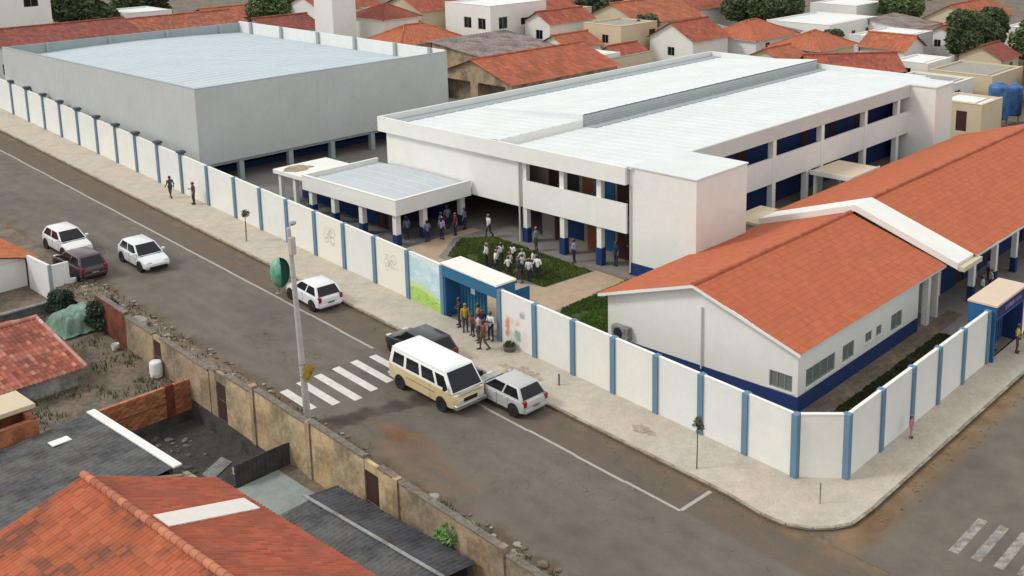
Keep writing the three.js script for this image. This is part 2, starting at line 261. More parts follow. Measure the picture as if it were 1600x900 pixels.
{ // school yard, paths and lawns
  const W = (s, p) => { const v = st(s, p); return [v.x, v.z]; };
  const lay = (pts, lift) => { const q = shapeSheet(pts, 0), a = q.attributes.position; for (let i = 0; i < a.count; i++) a.setY(i, K * sOf(a.getX(i), a.getZ(i)) + lift); q.computeVertexNormals(); return q; };
  structure(part('court_shade_sheet', lay([[5.8, -33.6], [12.4, -33.6], [12.4, -48], [5.8, -48]], 0.062), M.concreteDark));  // dark sheet that colours in the shade beneath the canopy
  structure(part('school_yard', lay([[0.15, -0.1], [1.5, 1.6], [60, 1.6], [60, -90], W(92, 0.1)], 0.05), M.floorTile));
  structure(part('path', lay([[5, -19.55], [12.3, -19.6], [12.3, -22.0], [8.0, -22.35], [7.2, -24.5], [6.8, -30.8], [10.0, -32.9], [12.3, -32.6], [12.3, -34.6], [5.2, -34.8], [2.4, -30], [1.2, -19.6]], 0.058), M.paving));
  structure(part('path', lay([[5.0, -1.75], [22, -1.85], [22, -2.85], [5.0, -2.85]], 0.058), M.dirt));
  const l1 = [[7.9, -22.5], [11.9, -22.1], [12.0, -31.1], [10.1, -32.4], [7.4, -30.6], [7.9, -26]], l2 = [[6.3, -19.45], [12.5, -19.5], [12.5, -15.6], [4.6, -15.4], [4.6, -14.9], [2.0, -14.8], [2.2, -16.5]], l3 = [[1.9, 1.5], [18.5, 1.5], [18.5, -1.8], [5.0, -1.7]], l4 = [[1.2, -1.5], [4.4, -2.5], [4.4, -14.7], [1.2, -14.7]];
  const lawns = [[l1, M.grass, 'lawn'], [l2, M.grass, 'lawn'], [l3, M.grassDark, 'lawn'], [l4, M.dirt, 'bare_strip']];
  for (const [p, m, n] of lawns) structure(part(n, lay(p, 0.072), m));
  // grass blades
  const blade = poly([[-0.03, 0, 0], [0.03, 0, 0], [0.0, 0.11, 0.03], [0, 0, -0.03], [0, 0, 0.03], [0.03, 0.10, 0]], [[0, 1, 2], [3, 4, 5]]);
  const inside = (pt, pg) => { let c = false; for (let i = 0, j = pg.length - 1; i < pg.length; j = i++) if ((pg[i][1] > pt[1]) !== (pg[j][1] > pt[1]) && pt[0] < (pg[j][0] - pg[i][0]) * (pt[1] - pg[i][1]) / (pg[j][1] - pg[i][1]) + pg[i][0]) c = !c; return c; };
  const gm = new THREE.MeshStandardMaterial({ roughness: 1, color: 0xffffff });
  for (const [pg, cols, lab] of [[l1, [[0.085, 0.14, 0.02], [0.13, 0.14, 0.035], [0.06, 0.11, 0.015]], 'short green and browning grass of the courtyard lawn'], [l2, [[0.08, 0.16, 0.02], [0.07, 0.13, 0.018], [0.1, 0.15, 0.025]], 'bright green grass beside the red roofed gable wall'], [l3, [[0.035, 0.055, 0.012], [0.05, 0.06, 0.018], [0.03, 0.04, 0.01]], 'dark grass strip between the blue skirting and the side wall']]) {
    const pts = []; const xs = pg.map((q) => q[0]), zs = pg.map((q) => q[1]); let guard = 0;
    while (pts.length < 9000 && guard++ < 60000) { const q = [rr(Math.min(...xs), Math.max(...xs)), rr(Math.min(...zs), Math.max(...zs))]; if (inside(q, pg) && fbm(q[0] * 0.8, q[1] * 0.8, 5, 3) > -0.2) pts.push(q); }
    const im = new THREE.InstancedMesh(blade, gm, pts.length), o = new THREE.Object3D(), c = new THREE.Color();
    pts.forEach(([x, z], i) => { o.position.set(x, K * sOf(x, z) + 0.07, z); o.rotation.set(rr(-0.3, 0.3), rr(0, 6.3), rr(-0.3, 0.3)); o.scale.setScalar(rr(0.6, 1.5)); o.updateMatrix(); im.setMatrixAt(i, o.matrix); const k = pick(cols), f = rr(0.75, 1.25) * (1 + fbm(x * 0.5, z * 0.5, 2, 3)); im.setColorAt(i, c.setRGB(k[0] * f, k[1] * f, k[2] * f)); });
    im.name = numbered('grass'); im.castShadow = im.receiveShadow = true; scene.add(im); meta(im, lab, 'grass', null, 'stuff');
  }
}

// ---------------------------------------------------------------- perimeter wall and gates
const SB = (p0, p1, h0, h1, s0, s1) => warp(box(p0, p1, h0, h1, -s1, -s0));
const SBev = (p0, p1, h0, h1, s0, s1, r) => warp(bev(p0, p1, h0, h1, -s1, -s0, r));
function streetWall(label, stops, caps) {
  const o = st(stops[0], 0); const t = thing('perimeter_wall', label, 'wall', [o.x, o.y, o.z]);
  stops.forEach((s, i) => {
    const capped = caps(s);
    const pl = part('pillar', SBev(-0.1, 0.26, -0.3, capped ? 3.18 : 3.06, s - 0.145, s + 0.145, 0.015), M.pillar, t);
    if (capped) { const w = 0.25; part('pillar_cap', SBev(-0.2, 0.34, 3.18, 3.36, s - w, s + w, 0.02), M.pillarCap, pl); }
    const e = stops[i + 1]; if (e === undefined) return;
    part('panel', SB(0, 0.15, -0.3, 3.0 + 0.015 * hash(i, 2), s + 0.145, e - 0.145), M.wallPanel[(i * 3 + (i >> 1)) % 4], t);
    part('coping', SBev(-0.012, 0.165, 3.0 + 0.016, 3.045, s + 0.145, e - 0.145, 0.006), M.wallPanel[i % 4], t);
  });
  return t;
}
const wallNear = streetWall('near stretch of tall white perimeter wall between the corner and the blue gate', [0, 2.6, 5.1, 7.8, 10.55, 13.3, 16.1, 18.85], () => false);
const wallFar = streetWall('long far stretch of white perimeter wall running past the grey hall', [23.65, 26.85, 30.1, 33.3, 36.5, 39.8, 43.1, 46.5, 50.3, 54.2, 57.9, 61.6, 65.1, 68.7, 72.4, 76, 79.6, 83.3, 87, 90.7], (s) => s > 53);
{ // chamfered corner panel belongs to the near stretch
  const A = V3(0.05, 0, 0.05), B = V3(1.42, 0, 1.72), d = B.clone().sub(A), L = d.length(), g = box(0, 0.15, -0.3, 3, 0.16, L - 0.16); g.rotateY(Math.atan2(d.x, d.z)); g.translate(A.x, 0, A.z); part('panel', g, M.wallPanel[2], wallNear);
  const c = bev(-0.03, 0.18, 3.003, 3.05, 0.16, L - 0.16, 0.008); c.rotateY(Math.atan2(d.x, d.z)); c.translate(A.x, 0, A.z); part('coping', c, M.white, wallNear);
}
function canvasMat(w, h, draw) { const c = document.createElement('canvas'); c.width = w; c.height = h; draw(c.getContext('2d'), w, h); const t = new THREE.CanvasTexture(c); t.colorSpace = THREE.SRGBColorSpace; return new THREE.MeshStandardMaterial({ map: t, roughness: 0.9 }); }
function streetMural(s0, s1, m, h0 = 0.14, h1 = 2.99) { // print on the street face of a panel
  const g = new THREE.PlaneGeometry(s1 - s0, h1 - h0); g.rotateY(-Math.PI / 2); g.translate(-0.006, (h0 + h1) / 2, -(s0 + s1) / 2); warp(g); return g;
}
{
  const sky = canvasMat(512, 480, (x, w, h) => {
    x.fillStyle = '#b9d3d8'; x.fillRect(0, 0, w, h);
    for (let i = 0; i < 60; i++) { x.fillStyle = `rgba(${pick(['224,234,232', '168,203,214', '205,222,222'])},0.35)`; x.beginPath(); x.ellipse(rr(0, w), rr(0, h * 0.6), rr(20, 80), rr(12, 40), 0, 0, 7); x.fill(); }
    x.fillStyle = '#d9e2d6'; x.fillRect(0, 0, w, 26);
    x.fillStyle = '#c3d39a'; x.beginPath(); x.moveTo(0, h * 0.58); x.quadraticCurveTo(w * 0.45, h * 0.54, w, h * 0.74); x.lineTo(w, h); x.lineTo(0, h); x.fill();
    x.fillStyle = '#a5c766'; x.beginPath(); x.moveTo(0, h * 0.72); x.quadraticCurveTo(w * 0.35, h * 0.6, w, h * 0.86); x.lineTo(w, h); x.lineTo(0, h); x.fill();
    for (let i = 0; i < 50; i++) { x.fillStyle = `rgba(${pick(['140,180,80', '190,214,130', '120,165,90'])},0.4)`; x.beginPath(); x.ellipse(rr(0, w), rr(h * 0.74, h), rr(10, 40), rr(4, 12), 0, 0, 7); x.fill(); }
  });
  part('mural', streetMural(23.84, 26.66, sky), sky, wallFar, true);
  const kids = canvasMat(512, 480, (x, w, h) => { // faded figure shapes on the panel beside the gate
    x.fillStyle = '#e2dfda'; x.fillRect(0, 0, w, h); seed = 19;
    const dab = (cx, cy, rx, ry, n, c) => { for (let i = 0; i < n; i++) { x.fillStyle = `rgba(${c},0.16)`; x.beginPath(); x.ellipse(w * (cx + rr(-1, 1) * rx), h * (cy + rr(-1, 1) * ry), w * rr(0.02, 0.06), h * rr(0.02, 0.06), rr(0, 3), 0, 7); x.fill(); } };
    dab(0.38, 0.5, 0.22, 0.05, 40, '214,150,136'); dab(0.18, 0.68, 0.06, 0.16, 46, '196,104,88'); dab(0.52, 0.74, 0.08, 0.1, 46, '112,138,130'); dab(0.36, 0.78, 0.1, 0.1, 36, '190,206,180'); dab(0.68, 0.3, 0.06, 0.05, 22, '150,150,142'); dab(0.76, 0.74, 0.1, 0.12, 34, '226,190,206'); dab(0.5, 0.9, 0.4, 0.04, 30, '200,198,188');
  });
  part('mural', streetMural(16.3, 18.66, kids), kids, wallNear, true);
  const faint = (sd) => canvasMat(384, 384, (x, w, h) => { x.fillStyle = '#e4e0d3'; x.fillRect(0, 0, w, h); seed = sd; for (let i = 0; i < 26; i++) { x.strokeStyle = 'rgba(150,146,140,0.5)'; x.lineWidth = rr(2, 7); x.beginPath(); x.arc(w * 0.5 + rr(-70, 70), h * 0.42 + rr(-50, 50), rr(8, 46), rr(0, 6), rr(0, 6)); x.stroke(); } });
  const f1 = faint(51), f2 = faint(87);
  part('drawing', streetMural(27.05, 29.9, f1), f1, wallFar, true);
  part('drawing', streetMural(33.5, 36.3, f2), f2, wallFar, true);
}
{ // side wall along the side street
  const t = thing('perimeter_wall', 'white side wall with slim blue pillars along the side street', 'wall', [1.45, 0, 1.75]);
  const stops = [1.45, 4.5, 7.55, 10.4, 13.3, 16.4];
  const Y = (x) => gy(x, 1.75);
  stops.forEach((x, i) => { part('pillar', bev(x - 0.145, x + 0.145, -0.4, 3.06, 1.5, 1.85, 0.015), M.pillar, t); const e = stops[i + 1]; if (e) { part('panel', box(x + 0.145, e - 0.145, -0.4, 3.0, 1.6, 1.75), M.wallPanel[(i * 2 + 1) % 4], t); part('coping', bev(x + 0.145, e - 0.145, 3.003, 3.045, 1.585, 1.762, 0.006), M.wallPanel[i % 4], t); } });
  const u = thing('perimeter_wall', 'white side wall going on beyond the second blue gate', 'wall', [20.9, 0, 1.75]);
  for (let i = 0; i < 9; i++) { const x = 20.95 + i * 3; part('pillar', bev(x - 0.17, x + 0.17, -0.4, 3.06, 1.5, 1.86, 0.015), M.pillar, u); part('panel', box(x + 0.17, x + 2.83, -0.4, 3.0, 1.6, 1.75), M.wallPanel[i % 4], u); }
}
{ // entrance portal on the street
  const o = st(21.2, 0.8), t = thing('gate_portal', 'blue entrance portal with white flat top in the street wall', 'gate', [o.x, o.y, o.z]);
  part('roof_slab', SBev(-0.16, 1.3, 3.16, 3.28, 18.9, 23.6, 0.02), M.white, t);
  part('fascia', [SB(-0.12, 0.06, 2.5, 3.16, 18.96, 23.54), SB(0.06, 1.24, 2.5, 3.16, 18.96, 19.12), SB(0.06, 1.24, 2.5, 3.16, 23.38, 23.54), SB(1.1, 1.24, 2.5, 3.16, 19.12, 23.38)], M.teal, t);
  part('side_wall', SB(-0.05, 1.24, -0.2, 2.5, 23.36, 23.54), M.blue, t);
  part('side_wall', SB(0.2, 1.24, -0.2, 2.5, 18.96, 19.14), M.blue, t);
  const leafA = part('gate_leaf', [SB(1.0, 1.06, 0.12, 2.45, 21.1, 23.3)], M.blue, t); for (let i = 0; i < 8; i++) part('slat', SB(0.96, 1.0, 0.15, 2.42, 21.2 + i * 0.27, 21.34 + i * 0.27), M.teal, leafA);
  const emb = part('emblem', SB(0.94, 0.955, 1.5, 2.1, 22.0, 22.35), M.whiteCool, t); emb.userData.label = 'small pale emblem on the blue gate leaf';
  part('gate_leaf', (() => { const g = box(1.26, 2.5, 0.12, 2.45, -19.25, -19.19); return warp(g); })(), M.blue, t);
}
{ // second portal on the side street
  const t = thing('gate_portal', 'navy portal with cream top on the side street wall', 'gate', [18.6, 0, 1.2]);
  part('roof_slab', bev(16.6, 20.85, 3.2, 3.34, 0.45, 2.1, 0.02), mat([0.66, 0.52, 0.40]), t);
  part('fascia', [box(16.66, 20.79, 2.45, 3.2, 1.86, 2.04), box(16.66, 16.84, 2.45, 3.2, 0.5, 1.86), box(20.61, 20.79, 2.45, 3.2, 0.5, 1.86)], M.blue, t);
  part('side_wall', box(16.66, 16.84, -0.4, 2.45, 0.5, 1.99), M.blue, t); part('side_wall', box(20.61, 20.79, -0.4, 2.45, 0.5, 1.99), M.navy, t);
  const sg = canvasMat(512, 80, (x, w, h) => { x.fillStyle = '#2a2455'; x.fillRect(0, 0, w, h); seed = 11; for (let i = 0; i < 15; i++) { x.fillStyle = `rgba(${pick(['190,180,214', '150,138,190', '120,110,170'])},0.8)`; x.fillRect(w * 0.3 + i * 20, h * rr(0.26, 0.36), rr(9, 16), h * rr(0.34, 0.46)); } });
  const g = new THREE.PlaneGeometry(3.9, 0.6); g.translate(18.72, 2.84, 2.046); part('sign_board', g, sg, t, true);
  const leaf = part('gate_leaf', box(16.84, 20.61, 0.05, 2.45, 0.9, 0.96), M.navy, t); for (let i = 0; i < 12; i++) part('slat', box(16.95 + i * 0.3, 17.1 + i * 0.3, 0.1, 2.4, 0.96, 1.0), M.blue, leaf);
}
// ---------------------------------------------------------------- clay tiles
// one roof slope as real barrel tiles: ribs across, stepped courses up the slope, a tone for each tile
function tileSlope(O, U, Vv, { pitch = 0.24, row = 0.4, amp = 0.035, step = 0.022, cols = [[0.46, 0.15, 0.075]], vary = 0.12, stain = 0, stainCol = [0.10, 0.05, 0.035], sd = 1, seg = 4 } = {}) {
  const n = U.clone().cross(Vv).normalize(); if (n.y < 0) n.negate();
  const Lu = U.length(), Lv = Vv.length(), nu = Math.max(2, Math.round(Lu / pitch)), nv = Math.max(2, Math.round(Lv / row)), du = U.clone().divideScalar(nu), dv = Vv.clone().divideScalar(nv);
  const pos = [], col = [], idx = []; const cnt = nu * seg + 1; let base = 0;
  for (let r = 0; r < nv; r++) {
    for (let e = 0; e < 2; e++) for (let k = 0; k < cnt; k++) {
      const t = k / seg, ph = t - Math.floor(t), w = Math.sin(ph * Math.PI * 2 - Math.PI / 2), wob = 0.05 * fbm((O.x + t * pitch) * 0.35 + sd, (r + e) * row * 0.35, sd, 2), lift = amp * (0.5 + 0.5 * w) + (e ? 0 : step) + wob;
      const q = O.clone().addScaledVector(du, t).addScaledVector(dv, r + e * 1.0).addScaledVector(n, lift); pos.push(q.x, q.y, q.z);
      const ti = Math.floor(t + 0.25), h = hash(ti * 1.7 + sd, r * 2.3 + sd), c = cols[Math.floor(hash(ti + sd * 5, r + 9) * cols.length)];
      const f = 1 + vary * (h - 0.5) * 2, z = stain ? smooth(0.02, 0.3, fbm(q.x * 0.55 + sd, q.z * 0.55, sd, 4) + 0.35 * (h - 0.5)) * stain : 0;
      col.push(mix(c[0] * f, stainCol[0], z), mix(c[1] * f, stainCol[1], z), mix(c[2] * f, stainCol[2], z));
    }
    for (let k = 0; k + 1 < cnt; k++) { const a = base + k, b = a + 1, c = a + cnt, d = c + 1; idx.push(a, b, d, a, d, c); if (r) { const p = base - cnt + k; idx.push(p, p + 1, b, p, b, a); } }
    base += cnt * 2;
  }
  const g = new THREE.BufferGeometry(); g.setAttribute('position', new THREE.Float32BufferAttribute(pos, 3)); g.setAttribute('color', new THREE.Float32BufferAttribute(col, 3)); g.setIndex(idx);
  g.computeVertexNormals(); const nn = g.attributes.normal; if (nn.getY(0) + nn.getY(5) < 0) { for (let i = 0; i < idx.length; i += 3) [idx[i], idx[i + 1]] = [idx[i + 1], idx[i]]; g.setIndex(idx); g.computeVertexNormals(); }
  return g;
}
function ridgeTiles(A, B, r = 0.13, cols = [[0.44, 0.15, 0.08]]) { // half-round caps, lapped
  const d = B.clone().sub(A), L = d.length(), n = Math.max(2, Math.round(L / 0.42)), list = [];
  for (let i = 0; i < n; i++) { const g = new THREE.CylinderGeometry(r * 1.08, r * 0.94, L / n * 1.06, 8, 1, false); g.rotateX(Math.PI / 2); const o = new THREE.Object3D(); o.position.copy(A).addScaledVector(d, (i + 0.5) / n); o.lookAt(o.position.clone().add(d)); o.updateMatrix(); g.applyMatrix4(o.matrix); const c = pick(cols), f = rr(0.85, 1.15), a = new Float32Array(g.attributes.position.count * 3); for (let k = 0; k < a.length; k += 3) { a[k] = c[0] * f; a[k + 1] = c[1] * f; a[k + 2] = c[2] * f; } g.setAttribute('color', new THREE.BufferAttribute(a, 3)); list.push(g); }
  return list;
}
// corrugated sheet: ribs run along Vv
function corrugated(O, U, Vv, { pitch = 0.25, amp = 0.025, seg = 4 } = {}) {
  const n = U.clone().cross(Vv).normalize(); if (n.y < 0) n.negate(); const nu = Math.max(2, Math.round(U.length() / pitch)), cnt = nu * seg + 1, pos = [], idx = [];
  for (let e = 0; e < 2; e++) for (let k = 0; k < cnt; k++) { const q = O.clone().addScaledVector(U, k / (cnt - 1)).addScaledVector(Vv, e).addScaledVector(n, amp * Math.sin(k / seg * Math.PI * 2)); pos.push(q.x, q.y, q.z); }
  for (let k = 0; k + 1 < cnt; k++) idx.push(k, k + 1, k + 1 + cnt, k, k + 1 + cnt, k + cnt);
  const g = new THREE.BufferGeometry(); g.setAttribute('position', new THREE.Float32BufferAttribute(pos, 3)); g.setIndex(idx); g.computeVertexNormals(); if (g.attributes.normal.getY(1) < 0) { for (let i = 0; i < idx.length; i += 3) [idx[i], idx[i + 1]] = [idx[i + 1], idx[i]]; g.setIndex(idx); g.computeVertexNormals(); } return g;
}
// trapezoid roof sheet: flat pans with raised ribs along Vv
function ribbed(O, U, Vv, { pitch = 1.0, h = 0.03, w = 0.07 } = {}) {
  const n = U.clone().cross(Vv).normalize(); if (n.y < 0) n.negate(); const L = U.length(), u = U.clone().normalize(), k = Math.round(L / pitch), prof = [[0, 0]];
  for (let i = 1; i < k; i++) { const c = i * L / k; prof.push([c - w, 0], [c - w * 0.5, h], [c + w * 0.5, h], [c + w, 0]); } prof.push([L, 0]);
  const pos = [], idx = []; for (let e = 0; e < 2; e++) for (const [a, b] of prof) { const q = O.clone().addScaledVector(u, a).addScaledVector(Vv, e).addScaledVector(n, b); pos.push(q.x, q.y, q.z); }
  const m = prof.length; for (let i = 0; i + 1 < m; i++) idx.push(i, i + 1, i + 1 + m, i, i + 1 + m, i + m);
  let g = new THREE.BufferGeometry(); g.setAttribute('position', new THREE.Float32BufferAttribute(pos, 3)); g.setIndex(idx); g = g.toNonIndexed(); g.computeVertexNormals(); return g;
}
function gableWall(x, z0, z1, y0, yE, yR, zR, th = 0.2) { // wall in the plane x, gable top
  const P = []; for (const q of [x, x + th]) P.push([q, y0, z0], [q, y0, z1], [q, yE, z1], [q, yR, zR], [q, yE, z0]);
  return poly(P, [[0, 1, 2, 3, 4], [5, 9, 8, 7, 6], [0, 5, 6, 1], [1, 6, 7, 2], [2, 7, 8, 3], [3, 8, 9, 4], [4, 9, 5, 0]]);
}
// wall with rectangular openings: axis 'x' (plane of constant z) or 'z' (plane of constant x)
function holed(axis, c, th, a0, a1, y0, y1, holes) {
  const xs = [a0, a1], ys = [y0, y1]; for (const [p, q, r, t] of holes) { xs.push(p, q); ys.push(r, t); }
  xs.sort((a, b) => a - b); ys.sort((a, b) => a - b); const out = [];
  for (let i = 0; i + 1 < xs.length; i++) { if (xs[i + 1] - xs[i] < 1e-4) continue; let run = null;
    for (let j = 0; j + 1 < ys.length; j++) { if (ys[j + 1] - ys[j] < 1e-4) continue; const mx = (xs[i] + xs[i + 1]) / 2, my = (ys[j] + ys[j + 1]) / 2, hole = holes.some(([p, q, r, t]) => mx > p && mx < q && my > r && my < t) || mx < a0 || mx > a1 || my < y0 || my > y1;
      if (!hole) { if (run) run[1] = ys[j + 1]; else run = [ys[j], ys[j + 1]]; } if ((hole || j + 2 === ys.length) && run) { out.push(axis === 'x' ? box(xs[i], xs[i + 1], run[0], run[1], c, c + th) : box(c, c + th, run[0], run[1], xs[i], xs[i + 1])); run = null; } }
    if (run) out.push(axis === 'x' ? box(xs[i], xs[i + 1], run[0], run[1], c, c + th) : box(c, c + th, run[0], run[1], xs[i], xs[i + 1])); }
  return out;
}
// window set in a hole: frame, mullions, glass behind; plane of constant z (axis x) or constant x (axis z), outward sign
function windowIn(parent, axis, c, out, a0, a1, y0, y1, n = 2, gm = M.windowGlass, fm = M.frame) {
  const B = (p, q, r, t, d0, d1) => axis === 'x' ? box(p, q, r, t, Math.min(c + out * d0, c + out * d1), Math.max(c + out * d0, c + out * d1)) : box(Math.min(c + out * d0, c + out * d1), Math.max(c + out * d0, c + out * d1), r, t, p, q);
  const f = 0.05, g = [B(a0, a1, y0, y0 + f, -0.12, -0.03), B(a0, a1, y1 - f, y1, -0.12, -0.03), B(a0, a0 + f, y0 + f, y1 - f, -0.12, -0.03), B(a1 - f, a1, y0 + f, y1 - f, -0.12, -0.03)];
  for (let i = 1; i < n; i++) { const x = mix(a0, a1, i / n); g.push(B(x - 0.02, x + 0.02, y0 + f, y1 - f, -0.115, -0.035)); }
  const w = part('window', g, fm, parent);
  for (let i = 0; i < n; i++) part('pane', B(mix(a0 + f, a1 - f, i / n) + 0.015, mix(a0 + f, a1 - f, (i + 1) / n) - 0.015, y0 + f, y1 - f, -0.1, -0.08), gm, w);
  part('sill', B(a0 - 0.06, a1 + 0.06, y0 - 0.06, y0 - 0.005, -0.02, 0.05), M.whiteCool, w); return w;
}

// ---------------------------------------------------------------- sports hall
{
  const t = thing('sports_hall', 'large grey metal-clad sports hall with pale flat roof behind parapets', 'building', [16.2, 2.2, -71]);
  const X0 = 4.0, X1 = 28.5, Z0 = -88.5, Z1 = -54.4, T = 10, B = 4.1;
  const clad = (name, a) => part(name, a, M.cladding, t);
  // cladding sheets on the two faces in view, each panel with its own joint
  for (let i = 0; i < 9; i++) { const a = mix(Z0, Z1, i / 9), b = mix(Z0, Z1, (i + 1) / 9); clad('cladding_panel', [box(X0 + 0.004, X0 + 0.16, B, T, a + 0.003, b - 0.003), ribbed(V3(X0, B, a + 0.003), V3(0, 0, b - a - 0.006), V3(0, T - B, 0), { pitch: 0.85, h: 0.008, w: 0.05 })]); }
  for (let i = 0; i < 7; i++) { const a = mix(X0 + 0.16, X1, i / 7), b = mix(X0 + 0.16, X1, (i + 1) / 7); clad('cladding_panel', [box(a + 0.003, b - 0.003, B, T, Z1 - 0.16, Z1 - 0.004), ribbed(V3(a + 0.003, B, Z1), V3(b - a - 0.006, 0, 0), V3(0, T - B, 0), { pitch: 0.85, h: 0.008, w: 0.05 })]); }
  part('parapet', box(X1 - 0.16, X1, 2, T + 0.15, Z0, Z1 - 0.17), M.whiteCool, t); part('parapet', box(X0 + 0.17, X1 - 0.17, 2, T, Z0, Z0 + 0.16), M.grey, t);
  part('parapet_trim', [bev(X0 - 0.02, X0 + 0.2, T + 0.002, T + 0.05, Z0, Z1 + 0.02, 0.008), bev(X0 + 0.2, X1, T + 0.002, T + 0.05, Z1 - 0.2, Z1 + 0.02, 0.008)], M.grey, t);
  for (const z of [-86, -80.3, -73.8, -67.7, -61.5, -56.5]) part('parapet_post', bev(X1 - 0.36, X1 - 0.165, 8.3, T + 0.2, z - 0.19, z + 0.19, 0.01), M.grey, t);
  for (const x of [8, 14, 20, 26]) part('parapet_post', bev(x - 0.16, x + 0.16, 8.3, T + 0.06, Z0 + 0.165, Z0 + 0.36, 0.01), M.grey, t);
  const R = [];
  { const n = 14; for (let i = 0; i < n; i++) { const f = (k) => { const u = k / n; return [mix(X0 + 0.16, X1 - 0.16, u), 8.95 + 0.32 * Math.sin(Math.PI * u)]; }; const [xa, ya] = f(i), [xb, yb] = f(i + 1); R.push(ribbed(V3(xa, ya, Z0 + 0.16), V3(0, 0, Z1 - Z0 - 0.32), V3(xb - xa, yb - ya, 0), { pitch: 1.05, h: 0.03 })); } }
  part('roof', R, M.roofHall, t);
  part('beam', [box(X0 + 0.2, X1 - 0.2, B - 0.25, B + 0.1, Z1 - 0.5, Z1 - 0.2)], M.grey, t);
  for (const x of [4.3, 7.5, 11.9, 15.9, 20, 24.2, 28.2]) part('column', bev(x - 0.2, x + 0.2, 1.8, B - 0.25, Z1 - 0.55, Z1 - 0.15, 0.015), M.grey, t);
  part('ground_wall', box(X0 + 0.02, X0 + 0.2, 1.8, B, Z0, Z1 - 0.6), M.white, t);
  part('floor', box(X0, X1, 1.7, 2.25, Z0, Z1), M.concrete, t); part('low_wall', box(X0 + 0.3, X1 - 0.3, 2.25, 3.0, -57.2, -57.05), M.navy, t); part('seating_step', [box(X0 + 0.3, X1 - 0.3, 2.25, 2.7, -61.2, -59.8), box(X0 + 0.3, X1 - 0.3, 2.25, 3.15, -62.6, -61.2)], M.concrete, t);
}
